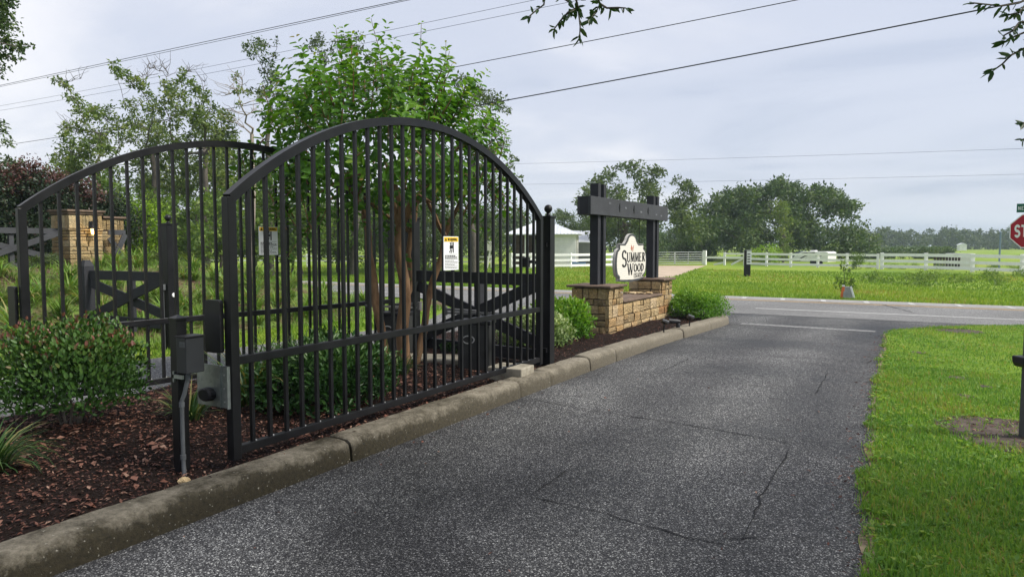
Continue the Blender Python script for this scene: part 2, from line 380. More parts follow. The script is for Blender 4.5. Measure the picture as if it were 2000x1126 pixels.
# foliage
M_CRAPE = mat_leaf('crape_leaf', [(0, (.032, .095, .014)), (.45, (.07, .175, .018)), (.8, (.13, .25, .026)), (.93, (.22, .31, .035)), (1, (.22, .17, .05))], .42)
M_LORO = mat_leaf('loropetalum_leaf', [(0, (.020, .055, .013)), (.55, (.05, .115, .024)), (.84, (.08, .145, .032)), (.90, (.17, .075, .055)), (1, (.24, .10, .085))], .3, .4)
M_PITTO = mat_leaf('pittosporum_leaf', [(0, (.014, .045, .012)), (.6, (.03, .085, .018)), (1, (.08, .15, .04))], .25, .35)
M_BRIGHT = mat_leaf('bright_shrub_leaf', [(0, (.05, .15, .012)), (.6, (.11, .25, .018)), (1, (.24, .36, .05))], .38)
M_VARI = mat_leaf('variegated_leaf', [(0, (.07, .13, .035)), (.5, (.17, .25, .08)), (1, (.46, .52, .28))], .3)
M_LIRI = mat_leaf('liriope_leaf', [(0, (.022, .058, .02)), (.6, (.05, .11, .03)), (.85, (.13, .18, .045)), (1, (.26, .21, .09))], .3)
M_LIRIL = mat_leaf('liriope_bank_leaf', [(0, (.07, .15, .022)), (.55, (.14, .25, .035)), (.85, (.19, .23, .06)), (1, (.30, .24, .10))], .35)
M_GRASS = mat_leaf('grass_blade', [(0, (.085, .19, .034)), (.5, (.155, .285, .048)), (.85, (.25, .34, .06)), (1, (.30, .25, .08))], .4, .5, .25)
M_VERGE = mat_leaf('verge_grass', [(0, (.085, .17, .02)), (.45, (.165, .275, .028)), (.85, (.26, .32, .05)), (1, (.32, .22, .09))], .4, .6, .2)
M_SPARSE = mat_leaf('open_tree_leaf', [(0, (.055, .10, .024)), (.6, (.125, .185, .045)), (1, (.24, .27, .08))], .4, .5)
M_UNDER = mat_leaf('understory_leaf', [(0, (.055, .105, .022)), (.6, (.115, .19, .036)), (1, (.21, .28, .07))], .4, .5)
M_OAK = mat_leaf('oak_leaf', [(0, (.032, .066, .024)), (.6, (.072, .122, .04)), (1, (.14, .185, .06))], .25, .5)
M_HEDGE = mat_leaf('dark_hedge_leaf', [(0, (.012, .022, .012)), (.65, (.028, .05, .024)), (.85, (.055, .075, .04)), (1, (.12, .06, .06))], .2, .4)
M_GREYTREE = mat_leaf('grey_green_leaf', [(0, (.05, .08, .034)), (.6, (.085, .125, .05)), (1, (.14, .18, .07))], .4, .5)
M_LIME = mat_leaf('lime_shrub_leaf', [(0, (.10, .21, .015)), (1, (.24, .36, .03))], .4)
M_WOODS = mat_leaf('far_wood_leaf', [(0, (.035, .06, .025)), (.6, (.06, .09, .036)), (1, (.10, .125, .05))], .2, .6)
M_TWIGLEAF = mat_leaf('overhanging_oak_leaf', [(0, (.022, .05, .02)), (.6, (.035, .078, .026)), (1, (.06, .10, .035))], .22, .4)
# buildings
t = NT('corrugated_metal_roof'); f = t.noise(1.5, 4); t.col(t.ramp(f, [(.3, (.56, .58, .61)), (.7, (.70, .72, .75))])); t.rough(.45); t.b.inputs['Metallic'].default_value = .2; M_ROOF = t.m
M_SIDING = mat('cream_siding', (.76, .75, .72), .6, .06, 3)
M_GREYSID = mat('grey_metal_siding', (.36, .37, .38), .6, .08, 3)
M_DARKIN = mat('dark_porch_interior', (.05, .045, .04), .8, .2, 5)
M_BROWNW = mat('brown_boards', (.13, .075, .05), .8, .3, 5)
M_RV = mat('trailer_white', (.72, .72, .70), .35, .03, 4)
M_GLASS = mat('dark_glass', (.02, .023, .027), .08, .1, 4)
M_RUBBER = mat('tyre_rubber', (.02, .02, .02), .8, .1, 10)
M_ORANGE = mat('marker_orange', (.62, .15, .05), .55, .15, 10)
M_GREYBOX = mat('weathered_grey_panel', (.27, .28, .28), .6, .2, 8)
M_PIPEGATE = mat('galvanised_pipe', (.45, .47, .46), .45, .08, 10, metal=.4)
M_BLUEPOLE = mat('blue_grey_pole', (.16, .22, .29), .5, .1, 5)
M_WIRE = mat('power_cable', (.03, .032, .036), .7, .1, 10)

# ================================================================== THE SETTING
def sheet(name, poly, z, m, kind='structure'):
    me = bpy.data.meshes.new(name); me.from_pydata([(x, y, z) for x, y in poly], [], [tuple(range(len(poly)))]); me.update()
    return tag(link(name, me, m), kind=kind)
sheet('ground', [(-585, -110), (585, -110), (585, 685), (-585, 685)], -.03, M_GROUND)
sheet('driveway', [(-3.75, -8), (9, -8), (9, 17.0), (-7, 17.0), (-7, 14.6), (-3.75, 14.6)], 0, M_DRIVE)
sheet('exit_lane', [(-9.9, -8), (-6.9, -8), (-6.9, 17.0), (-13, 17.0), (-10.5, 15.2), (-8.75, 11.5), (-9.45, 5), (-9.9, 2)], 0, M_LANE)
sheet('road', [(-300, 16.9), (300, 16.9), (300, 22.5), (-300, 22.5)], .004, M_ROAD)
sheet('road_shoulder', [(-200, 21.36), (200, 21.36), (200, 22.45), (-200, 22.45)], .008, mat('pale_shoulder', (.25, .245, .235), .9, .12, 3))
sheet('edge_line', [(-3.6, 18.36), (120, 18.36), (120, 18.5), (-3.6, 18.5)], .008, M_PWHITE)
sheet('edge_line', [(-120, 18.36), (-13, 18.36), (-13, 18.5), (-120, 18.5)], .008, M_PWHITE)
sheet('centre_line', [(-200, 20.95), (200, 20.95), (200, 21.07), (-200, 21.07)], .008, M_PYEL)
sheet('centre_line', [(-200, 21.2), (200, 21.2), (200, 21.3), (-200, 21.3)], .008, M_PYEL)
for i in range(10):
    x0 = -4.6+i*1.09
    tag(sheet('hatch_mark', [(x0, 21.45), (x0+.12, 21.45), (x0+.02, 22.25), (x0-.12, 22.25)], .012, M_PWHITE))
sheet('stop_line', [(-3.15, 14.63), (-.72, 14.5), (-.72, 14.72), (-3.15, 14.88)], .004, M_PWORN)
sheet('track', [tuple(G(*p)[:2]) for p in ((1240, 556), (1322, 538), (1378, 518), (1284, 518))], -.02, M_TRACK)

# seams and cracks of the paving: thin recessed tar lines following the utility cuts
def jag(pts, w):
    q = []
    for a, b in zip(pts[:-1], pts[1:]):
        a = np.array(a); b = np.array(b); k = max(2, int(np.linalg.norm(b-a)/.12))
        for i in range(k): q.append(a+(b-a)*i/k+rng.normal(0, .007, 2))
    q.append(np.array(pts[-1])); q = np.array(q)
    t_ = np.gradient(q, axis=0); t_ /= np.linalg.norm(t_, axis=1, keepdims=True); s_ = np.stack([-t_[:, 1], t_[:, 0]], 1)
    ww = 1.0*w*(.4+1.0*rng.random(len(q))**1.5)[:, None]*(.7+.3*np.sin(np.arange(len(q))*.9+rng.random()*6))[:, None]; ww[0] = ww[-1] = 0
    return q+s_*ww, q-s_*ww
mb = MB()
for pts, w in (([(1228,728),(1283,730),(1352,698),(1400,700)], .007), ([(1048,782),(1222,812),(1278,819),(1389,838),(1518,860),(1545,868)], .009),
               ([(1378,741),(1500,756),(1593,768),(1617,728)], .007), ([(1030,970),(1080,938),(1125,903)], .006),
               ([(1030,970),(1180,1003),(1340,1048),(1450,1070)], .008), ([(1545,870),(1500,950),(1470,1010),(1445,1065)], .007),
               ([(1390,1055),(1440,1052),(1490,1047)], .005), ([(1530,585),(1640,592)], .02), ([(1720,594),(1790,612)], .02)):
    l, r_ = jag([tuple(G(*p)[:2]) for p in pts], w); k = len(l); z = .006 if pts[0][1] > 620 else .010
    mb.add([(*p, z) for p in l]+[(*p, z) for p in r_], [(i, i+1, k+i+1, k+i) for i in range(k-1)])
tag(mb.build('pavement_cracks', M_CRACK), kind='structure')

# kerb: nine cast lengths round the planted median, ending in a rounded nose
kpath = [(-3.6, y) for y in np.arange(-2.5, 9.01, .25)]+[(-3.6+.25*((y-9)/5)**1.6, y) for y in np.arange(9.25, 14.21, .25)]
for a in np.arange(0, 96, 8):
    kpath.append((-4.05+.70*math.cos(R(a)), 14.5+.70*math.sin(R(a))))
kpath += [(-4.5, 15.22), (-5.3, 15.18), (-6.5, 15.1)]
kp = np.array(kpath); ks = np.concatenate([[0], np.cumsum(np.linalg.norm(np.diff(kp, axis=0), axis=1))])
def kat(s):
    p = np.array([np.interp(s, ks, kp[:, 0]), np.interp(s, ks, kp[:, 1])]); q = np.array([np.interp(s+.05, ks, kp[:, 0]), np.interp(s+.05, ks, kp[:, 1])])
    o = np.array([np.interp(s-.05, ks, kp[:, 0]), np.interp(s-.05, ks, kp[:, 1])]); d = (q-o)/np.linalg.norm(q-o)
    return p, np.array([-d[1], d[0]])
kerb = tag(thing('kerb', None, None), kind='structure')
prof = [(0, -.03), (.002, .03), (.008, .10), (.020, .138), (.05, .160), (.12, .168), (.24, .165), (.256, .14), (.26, 0)]
cuts = [-1.0, 3.88, 6.43, 7.14, 8.24, 9.1, 10.25, 11.96, 13.35]; cuts = [0]+[c+2.5 for c in cuts[1:]]+[ks[-1]]
for a, b in zip(cuts[:-1], cuts[1:]):
    mb = MB(); st = np.linspace(a+.007, b-.007, max(3, int((b-a)/.12))); n = len(prof); dz = rng.normal(0, .006); dx = rng.normal(0, .006)
    st = np.concatenate([[st[0]], [st[0]+.014], st[1:-1], [st[-1]-.014], [st[-1]]])
    for i, s_ in enumerate(st):
        p, nn = kat(s_); k_ = .93 if i in (0, len(st)-1) else 1
        for (o_, z_) in prof:
            oo = .13+(o_-.13)*k_+dx; mb.v.append((p[0]+nn[0]*oo, p[1]+nn[1]*oo, (z_*k_ if z_ > 0 else z_)+dz*(z_ > .02)+rng.normal(0, .0018)))
    for i in range(len(st)-1):
        for j in range(n-1):
            q = i*n+j; mb.f.append((q, q+n, q+n+1, q+1))
    mb.f.append(tuple(range(n))); mb.f.append(tuple(range((len(st)-1)*n, len(st)*n))[::-1])
    mb.build('kerb_segment', M_KERB, kerb, smooth=True)

# planted median: mulch bed, chips
def mz(x, y):
    x = np.asarray(x, float); y = np.asarray(y, float)
    return .112+.05*np.clip(1-((x+5.4)/1.5)**2, 0, 1)+.012*np.sin(3.1*x+1.7*y)+.01*np.sin(5.3*y-2*x)
def grid(name, xs, ys, zf, m, keep=None, kind='structure'):
    X, Y = np.meshgrid(xs, ys); Z = zf(X, Y); V = np.stack([X, Y, Z], -1).reshape(-1, 3); nx = len(xs)
    i, j = np.meshgrid(np.arange(len(ys)-1), np.arange(nx-1), indexing='ij'); q = (i*nx+j).ravel()
    F = np.stack([q, q+1, q+1+nx, q+nx], 1)
    if keep is not None:
        cxy = V[F].mean(1); F = F[keep(cxy[:, 0], cxy[:, 1])]
    me = np_mesh(name, V, F); me.polygons.foreach_set('use_smooth', [True]*len(me.polygons)); return tag(link(name, me, m), kind=kind)
grid('mulch_bed', np.arange(-6.95, -3.55, .09), np.arange(-2.5, 15.2, .12), lambda x, y: mz(x, y)-np.where(x < -6.9, .14, 0), M_SOIL,
     keep=lambda x, y: (x < np.interp(y, [-3, 9, 14.5, 15.2], [-3.72, -3.72, -3.5, -4.15])))
def scatter_chips(n, xr, yr, L, zf, name, lo=0, hi=1, keep=None, power=1, thin=.28):
    x = rng.uniform(*xr, n); y = yr[0]+(yr[1]-yr[0])*rng.random(n)**power
    if keep is not None: k = keep(x, y); x = x[k]; y = y[k]
    n = len(x); a = rng.uniform(0, 2*np.pi, n); tilt = rng.normal(0, .22, n)
    T = np.stack([np.cos(a), np.sin(a), tilt], 1); Nn = nrmz(np.stack([rng.normal(0, .3, n), rng.normal(0, .3, n), np.ones(n)], 1))
    ln = np.minimum(L*rng.lognormal(0, .35, n), L*1.6); P = np.stack([x, y, zf(x, y)+.004+np.abs(tilt)*ln*.5+rng.random(n)*.012], 1)
    return tag(leaves(name, P, T, Nn, ln, ln*rng.uniform(thin*.7, thin*1.7, n), M_CHIP, rnd=lo+(hi-lo)*rng.random(n)**1.25, six=False, fold=.12, curl=.08), kind='stuff')
inbed = lambda x, y: (x > -6.85) & (x < np.interp(y, [-3, 9, 14.5, 15.1], [-3.83, -3.83, -3.62, -4.2]))
scatter_chips(46000, (-6.9, -3.6), (.6, 7.6), .026, mz, 'bark_mulch', keep=inbed)
scatter_chips(17000, (-6.9, -3.5), (7.6, 15.1), .026, mz, 'bark_mulch', hi=.8, keep=inbed)
scatter_chips(1500, (-6.6, -3.75), (.8, 6.5), .047, mz, 'fallen_leaves', .72, 1, keep=inbed, thin=.42)

scatter_chips(420, (-3.88, -3.63), (.8, 12.5), .026, lambda x, y: np.full(np.shape(x), .164), 'spilled_mulch', 0, .9, keep=lambda x, y: rng.random(len(x)) < (np.abs(np.sin(y*1.3))*.8+.1)*np.clip((-3.6-x)/.25, 0, 1))
scatter_chips(230, (-3.55, -.6), (2.2, 13), .028, lambda x, y: np.full(np.shape(x), .004), 'drive_litter', .3, 1, keep=lambda x, y: rng.random(len(x)) < .25+.75*(np.minimum(x+3.55, -.55-x) < .4), thin=.4)

# bank beyond the exit lane
def smooth(a, b, x):
    t_ = np.clip((x-a)/(b-a), 0, 1); return t_*t_*(3-2*t_)
def bz(x, y):
    x = np.asarray(x, float); y = np.asarray(y, float)
    return -.04+1.12*smooth(-10.3, -16.2, x)*(1-smooth(10.5, 17.5, y))+.03*np.sin(1.9*x+.7*y)*smooth(-10.3, -11.5, x)
t = NT('bank_mulch'); f = t.noise(.8, 4, .6, .5); g = t.noise(28, 5, .7)
t.col(t.mix(t.ramp(f, [(.40, (0, 0, 0)), (.54, (1, 1, 1))]), t.ramp(g, [(.3, (.045, .026, .02)), (.7, (.17, .105, .075))]), t.ramp(g, [(.3, (.07, .13, .02)), (.7, (.17, .24, .05))])))
t.rough(.9); t.bump(g, .8, .03); M_BANK = t.m
grid('bank', np.arange(-30, -10.0, .25), np.arange(-6, 17.4, .3), bz, M_BANK)
def scat_bank():
    scatter_chips(7000, (-18, -10.6), (3, 12), .06, bz, 'bark_mulch', .2, 1)
scat_bank()

# lawn to the right of the drive, its worn edge and its blades
def lawn_edge(y):
    y = np.asarray(y, float)
    e_ = np.interp(y, [-8, 3.4, 4.6, 6.6, 9.2, 12, 13.6, 14.6], [-.16, -.2, -.30, -.40, -.47, -.53, -.58, -.60])+.012*np.sin(y*2.1)+.010*np.sin(y*5.7+1)+.006*np.sin(y*13)
    return e_+np.where(y > 14.2, np.clip(y-14.2, 0, 9)**2*.27, 0)
ys = np.concatenate([np.arange(-8, 17.4, .1), [17.45, 17.6]])
def lawn_poly(off, right=40): return [(float(lawn_edge(y))+off, float(y)) for y in ys]+[(right, 17.75), (right, -8)]
sheet('dirt_edge', [(float(lawn_edge(y))+.05-.10*max(0, 1-abs(y-3.0)/1.6)+.02*math.sin(y*7), float(y)) for y in ys if y < 15]+[(3, 14.8), (3, -8)], .006, M_DIRT)
sheet('lawn', lawn_poly(.085), .014, M_LAWN)
def ell(cx, cy, rx, ry, n=40, a0=0):
    return [(cx+(1+.10*math.sin(3*a+a0)+.07*math.sin(7*a+a0))*(rx*math.cos(a)), cy+(1+.10*math.sin(3*a+a0))*(ry*math.sin(a))) for a in np.linspace(0, 2*math.pi, n, endpoint=False)]
pc = G(1965, 848); SOILS = [(pc.x, pc.y, .50, .62)]
for (u, v, rx, ry) in ((1882, 776, .10, .10), (1925, 757, .08, .07), (1870, 740, .12, .1), (1875, 648, .4, .35), (1795, 690, .10, .1)):
    q = G(u, v); SOILS.append((q.x, q.y, rx, ry))
for i, (x, y, a, b) in enumerate(SOILS): sheet('bare_patch', ell(x, y, a, b, a0=i), .019, M_PATCH)
def soil_keep(x, y):
    k = np.ones(len(x), bool)
    for (cx, cy, a, b) in SOILS: k &= (((x-cx)/a)**2+((y-cy)/b)**2 > rng.uniform(.55, 1.25, len(x))) | (rng.random(len(x)) < .08)
    return k
def grass(name, x, y, z, h, w, m, lean=.55, k=3, rnd=None):
    n = len(x); a = rng.uniform(0, 2*np.pi, n); le = np.abs(rng.normal(0, lean, n)); d = np.stack([np.cos(a), np.sin(a), np.zeros(n)], 1)
    P = np.stack([x, y, z], 1); s_ = np.linspace(0, 1, k); C = np.zeros((n, k, 3)); up = np.array([0, 0, 1.])
    for i, q in enumerate(s_):
        ang = le*(.35+q); C[:, i] = P+(up[None]*np.cos(ang)[:, None]+d*np.sin(ang)[:, None])*(h*q)[:, None]
    Wd = w[:, None]*np.array([.8, 1.0, .12] if k == 3 else [1, .1])[None]
    an2 = a+np.pi/2+rng.normal(0, .5, n); Sd = np.stack([np.cos(an2), np.sin(an2), np.zeros(n)], 1)
    return tag(ribbons(name, C, Wd, Sd, m, rnd=rnd), kind='stuff')
def patchy(x, y, s=1.0):
    return .5+.25*np.sin(1.7*x*s+.9*y*s)+.15*np.sin(4.1*y*s-2.3*x*s)+.1*np.sin(9*x*s+7*y*s)
def lawn_blades(n, yr, xmax, h, w, dens_edge=True):
    y = rng.uniform(*yr, n); x = lawn_edge(y)-.02+(rng.random(n)**1.25)*(xmax-lawn_edge(y))
    k = soil_keep(x, y) & (y < 17.45); e_ = x-lawn_edge(y); k &= (e_ > .17*rng.random(len(x))*(1+.7*np.sin(y*3.3)+.6*np.sin(y*7.9)+.5*np.sin(y*17))) & (rng.random(len(x)) < .55+.6*patchy(x, y+5, 2.7))
    x = x[k]; y = y[k]; n = len(x); p = patchy(x, y)
    grass('lawn_grass', x, y, np.full(n, .012), h*rng.uniform(.5, 1.35, n)*(.6+.8*p), w*rng.uniform(.6, 1.4, n), M_GRASS, lean=.75, rnd=np.clip(.55*patchy(x+3, y, 2.1)+.3*p+rng.normal(-.02, .22, n)+(rng.random(n) > .90)*.5, 0, 1))
lawn_blades(95000, (2.2, 6.0), 2.4, .055, .0034)
lawn_blades(80000, (6.0, 10.5), 3.2, .042, .0036)
lawn_blades(70000, (10.5, 17.5), 5.5, .036, .0042)
scatter_chips(5200, (-.75, .25), (2.6, 14), .030, lambda x, y: np.full(np.shape(x), .012), 'edge_litter', .1, .85,
              keep=lambda x, y: (np.abs(x-lawn_edge(y)-.03) < .20*rng.random(len(x))**1.8+.02))
scatter_chips(420, (pc.x-.5, pc.x+.5), (pc.y-.6, pc.y+.6), .03, lambda x, y: np.full(np.shape(x), .02), 'edge_litter', .2, 1, keep=lambda x, y: ((x-pc.x)/.5)**2+((y-pc.y)/.6)**2 < 1)
# verge grass beyond the road and round the exit lane
def verge(n, xr, yr, h, w, keep=None, power=1.0):
    y = yr[0]+(yr[1]-yr[0])*rng.random(n)**power; x = rng.uniform(*xr, n)
    if keep is not None: k = keep(x, y); x = x[k]; y = y[k]
    n = len(x); p = np.clip(.6*patchy(x, y, .35)+.5*patchy(x+31, y-7, .13)-.05, 0, 1)
    grass('verge_grass', x, y, np.full(n, -.03), h*rng.uniform(.5, 1.3, n)*(.6+.8*p), w*rng.uniform(.6, 1.4, n), M_VERGE, lean=.4, rnd=np.clip(.95*p+rng.normal(-.03, .16, n)+.25*smooth(30, 40, y)*(x > 3), 0, 1))
TR = [G(1240, 556), G(1322, 538), G(1378, 518), G(1284, 518)]
def offtrack(x, y):
    xl = np.interp(y, [TR[0].y, TR[3].y], [TR[0].x, TR[3].x]); xr = np.interp(y, [TR[1].y, TR[2].y], [TR[1].x, TR[2].x]); return ~((x > xl) & (x < xr))
verge(90000, (-32, 16), (22.6, 31), .085, .010, offtrack, 1.3)
verge(60000, (-40, 24), (31, 46), .09, .016, offtrack)
verge(16000, (-28, -9.2), (10.5, 16.8), .09, .008, lambda x, y: x < np.interp(y, [10, 11.5, 15.2, 17], [-9.0, -8.9, -10.7, -13.2]))
verge(9000, (-10.8, -9.2), (3, 11), .07, .006, lambda x, y: x < np.interp(y, [2, 5, 11.5], [-10.0, -9.55, -8.85]))

# ================================================================== ENTRANCE: gates, posts, boxes
GL = 4.42
def make_gate(label, loc, rz):
    g = thing('gate_leaf', label, 'gate', loc, rz, 'pair of arched driveway gates standing open')
    z0, zs, za = .20, 1.90, 2.68; zm = .83; s_ = .066
    a = GL/2-s_/2; sag = za-zs; Rr = (a*a+sag*sag)/(2*sag); zc = za-Rr
    for x in (s_/2, GL-s_/2): MB().box(x-s_/2, x+s_/2, -s_/2, s_/2, z0-.03, zs+.01).build('stile', M_STEEL, g, bevel=.004)
    for zz_, nm in ((z0+.03, 'rail'), (zm, 'rail')): MB().box(s_, GL-s_, -.026, .026, zz_-.028, zz_+.028).build(nm, M_STEEL, g, bevel=.004)
    mb = MB(); n = 44; th = math.asin(a/Rr)
    for i in range(n+1):
        t_ = -th+2*th*i/n; cx, cz = GL/2+math.sin(t_)*Rr, zc+math.cos(t_)*Rr; dx_, dz_ = math.sin(t_)*.033, math.cos(t_)*.033
        mb.v += [(cx-dx_, -.034, cz-dz_), (cx-dx_, .034, cz-dz_), (cx+dx_, .034, cz+dz_), (cx+dx_, -.034, cz+dz_)]
    for i in range(n):
        for j in range(4): q = i*4; mb.f.append((q+j, q+4+j, q+4+(j+1) % 4, q+(j+1) % 4))
    mb.f += [(0, 1, 2, 3), (n*4+3, n*4+2, n*4+1, n*4)]
    mb.build('arch', M_STEEL, g, smooth=True)
    sp = (GL-s_)/29
    dots = MB()
    for i in range(28):
        x = s_/2+sp*(i+1); t_ = math.asin((x-GL/2)/Rr); zt = zc+math.sqrt(Rr*Rr-(x-GL/2)**2)-.02/math.cos(t_)
        mb = MB().box(x-.0128, x+.0128, -.0128, .0128, z0+.058, zm-.028).box(x-.0128, x+.0128, -.0128, .0128, zm+.028, zt)
        mb.build('picket', M_STEEL, g)
        dots.box(x-.006+.019, x+.006+.019, -.012, .006, z0+.0575, z0+.066)
    tag(dots.build('weld_tab', M_SILVER, g), kind='stuff')
    # cover plate and lock bracket on the meeting stile
    mb = MB(); w_, h_ = .075, .175; rr = .02; pl = []
    for cx, cz, a0 in ((w_-rr, h_-rr, 0), (-w_+rr, h_-rr, 90), (-w_+rr, -h_+rr, 180), (w_-rr, -h_+rr, 270)):
        for k in range(4): an = R(a0+k*30); pl.append((cx+rr*math.cos(an), cz+rr*math.sin(an)))
    mb.prism(pl, (-.002, .034+.075, 1.06), (0, -1, 0), (0, 0, 1), .03); mb.build('cover_plate', M_BLACKP, g)
    br = MB().box(-.010, -.004, -.02, .31, .52, .80).box(-.03, -.010, -.022, -.016, .52, .80).box(-.022, -.0102, .06, .066, .52, .80)
    b_ = br.build('lock_bracket', M_GALV, g)
    MB().lathe([(.001, -.02), (.028, -.02), (.036, -.012), (.038, .02), (.034, .05), (.001, .052)], n=14).build('magnet_lock', M_BLACKP, b_)
    c = b_.children[0]; c.rotation_euler = (R(90), 0, R(90)); c.location = (-.04, .185, .60); c.scale = (1.9, 1.25, .9)
    bl = MB()
    for zz_ in (.56, .65, .74): bl.box(-.0155, -.0105, .025, .035, zz_-.005, zz_+.005)
    tag(bl.build('bolt', M_SILVER, b_), kind='stuff')
    return g
gate1 = make_gate('nearest black arched iron gate, open alongside the kerb of the drive', (-3.94, 3.09, .0), R(90))
gate2 = copy_tree(gate1); gate2.location = (-6.755, 3.19, .0); gate2.rotation_euler = (0, 0, R(83.4))
gate2['label'] = 'black arched iron gate farther left, behind the purple-tipped shrub'

def ball_post(label, x, y, w, h, zb=.05, group='tall black gate posts with ball caps'):
    p = thing('gate_post', label, 'gate post', (x, y, zb), 0, group)
    MB().box(-w/2, w/2, -w/2, w/2, 0, h).build('shaft', M_STEEL, p, bevel=.005)
    MB().box(-w/2-.012, w/2+.012, -w/2-.012, w/2+.012, h, h+.022).build('cap', M_STEEL, p, bevel=.004)
    prof = [(.028, 0), (.03, .012), (.020, .022), (.018, .035)]+[(.05*math.cos(R(a)), .085+.05*math.sin(R(a))) for a in range(-65, 91, 15)]
    MB().lathe(prof, (0, 0, h+.022), 18).build('ball_finial', M_STEEL, p, smooth=True)
    return p
hp1 = ball_post('tall black hinge post with ball cap at the far end of the nearest gate', -3.93, 7.68, .122, 1.87)
MB().box(-.02, .02, .061, .12, 1.80, 1.83).build('hinge_lug', M_STEEL, hp1); MB().box(-.025, .025, -.1, -.061, 1.52, 1.57).build('hinge_lug', M_STEEL, hp1)
MB().box(-.025, .025, -.1, -.061, .25, .3).build('hinge_lug', M_STEEL, hp1)
hp2 = ball_post('tall black hinge post half hidden behind the crape myrtle trunks', -6.2, 7.95, .15, 1.9)
lp = ball_post('thick black ball-capped latch post across the exit lane, with conduit box', -10.09, 6.88, .18, 1.93, -.03)
MB().box(-.03, .04, -.15, -.09, .93, 1.02).build('conduit_box', M_CONDUIT, lp, bevel=.004)
MB().tube([(0, -.115, .93), (0, -.115, .0)], .013, 8).build('conduit', M_CONDUIT, lp, smooth=True)
q = MB().lathe([(.035, 0), (.035, .012), (.03, .016)], n=14).build('reflector', M_WHITE, lp); q.rotation_euler = (0, R(90), 0); q.location = (.09, .0, .85)

def cross_panel(name, label, p0, p1, zb, zt, m, h=.135, t_=.045, centre=True, group=None, bottom=True):
    p0 = Vector(p0); p1 = Vector(p1); d = p1-p0; L = d.length
    o = thing(name, label, 'fence panel', p0, math.atan2(d.y, d.x), group)
    MB().beam((0, 0, zt-h/2), (L, 0, zt-h/2), t_, h).build('rail', m, o, bevel=.003)
    if bottom: MB().beam((0, 0, zb+h/2), (L, 0, zb+h/2), t_, h).build('rail', m, o, bevel=.003)
    MB().beam((.03, -t_-.003, zb+h*.8), (L-.03, -t_-.003, zt-h*.8), t_*.9, h).build('brace', m, o, bevel=.003)
    MB().beam((.03, t_*.05, zt-h*1.02-.06), (L-.03, t_*.05, zb+h*1.02+.06), t_*.8, h).build('brace', m, o, bevel=.003)
    if centre: MB().box(L/2-.05, L/2+.05, t_*.55, t_*.55+.09, zb-.1, zt-.01).build('post', m, o, bevel=.003)
    return o
cross_panel('cross_fence', 'black crossbuck fence panel filling the gap between the two hinge posts in the median', (-6.13, 7.94, 0), (-3.99, 7.69, 0), .16, 1.24, M_CHARCOAL, .15, group='black crossbuck panels')
cp = cross_panel('cross_fence', 'black crossbuck panel left of the thick latch post, in front of the mulched bank', (-12.0, 6.75, 0), (-10.18, 6.88, 0), .28, 1.17, M_CHARCOAL, .15, group='black crossbuck panels')
sp_ = thing('short_post', 'short black pointed-top post at the left end of the crossbuck panel by the bank', 'post', (-12.1, 6.74, 0))
MB().box(-.085, .085, -.085, .085, -.05, 1.24).add([(-.085,-.085,1.24),(.085,-.085,1.24),(.085,.085,1.24),(-.085,.085,1.24),(-.04,-.04,1.34),(.04,-.04,1.34),(.04,.04,1.34),(-.04,.04,1.34)], [(0,1,5,4),(1,2,6,5),(2,3,7,6),(3,0,4,7),(4,5,6,7)]).build('shaft', M_CHARCOAL, sp_)
st = thing('survey_stake', 'thin wooden survey stake with orange tape in the middle of the black crossbuck panel', 'stake', (-10.95, 6.5, -.03))
MB().box(-.012, .012, -.006, .006, 0, 1.0).build('stick', mat('pale_stake', (.42, .25, .12), .8), st)
MB().prism([(0, .82), (.045, .78), (.06, .62), (.03, .60), (.0, .98)], (.012, -.008, 0), (1, 0, 0), (0, 0, 1), .004).build('tape', M_ORANGE, st)

# latch bollard with control box and conduit, next to the nearest gate
b = thing('latch_bollard', 'short black bollard with a control box at the near end of the nearest gate', 'bollard', (-4.195, 2.91, .06))
MB().box(-.037, .037, -.037, .037, 0, 1.05).build('shaft', M_STEEL, b, bevel=.004)
MB().box(-.043, .043, -.043, .043, 1.05, 1.064).add([(-.043,-.043,1.064),(.043,-.043,1.064),(.043,.043,1.064),(-.043,.043,1.064),(0,0,1.085)], [(0,1,4),(1,2,4),(2,3,4),(3,0,4)]).build('cap', M_STEEL, b)
bx = MB().box(.062, .160, -.062, .072, .715, .945).build('control_box', mat('charcoal_box', (.03, .032, .036), .42, .15, 8), b, bevel=.006)
MB().box(.058, .166, -.068, .077, .945, .957).build('lid', M_BLACKP, bx, bevel=.003)
MB().box(.10, .150, -.0645, -.0626, .885, .92).build('label_plate', M_CONDUIT, bx)
mb = MB()
for k in range(3): mb.box(.104, .145, -.0658, -.0647, .891+k*.009, .8935+k*.009)
mb.build('label_print', M_INK, bx)
MB().box(.0, .10, -.05, -.038, .675, .70).box(.0, .012, -.05, -.038, .65, .72).build('strap', M_GALV, b)
MB().tube([(.105, -.01, .715), (.104, -.012, .68), (.085, -.026, .58), (.066, -.034, .53), (.064, -.034, .40), (.064, -.034, .16), (.072, -.038, .10), (.10, -.05, .0), (.11, -.055, -.06)], .0135, 10).build('conduit', M_CONDUIT, b, smooth=True)
mb = MB()
for z_ in (.685, .505, .16): mb.lathe([(.018, -.016), (.018, .016)], ((.104, -.012, z_) if z_ > .6 else (.064, -.034, z_)), 10)
tag(mb.build('coupling', M_CONDUIT, b, smooth=True), kind='stuff')

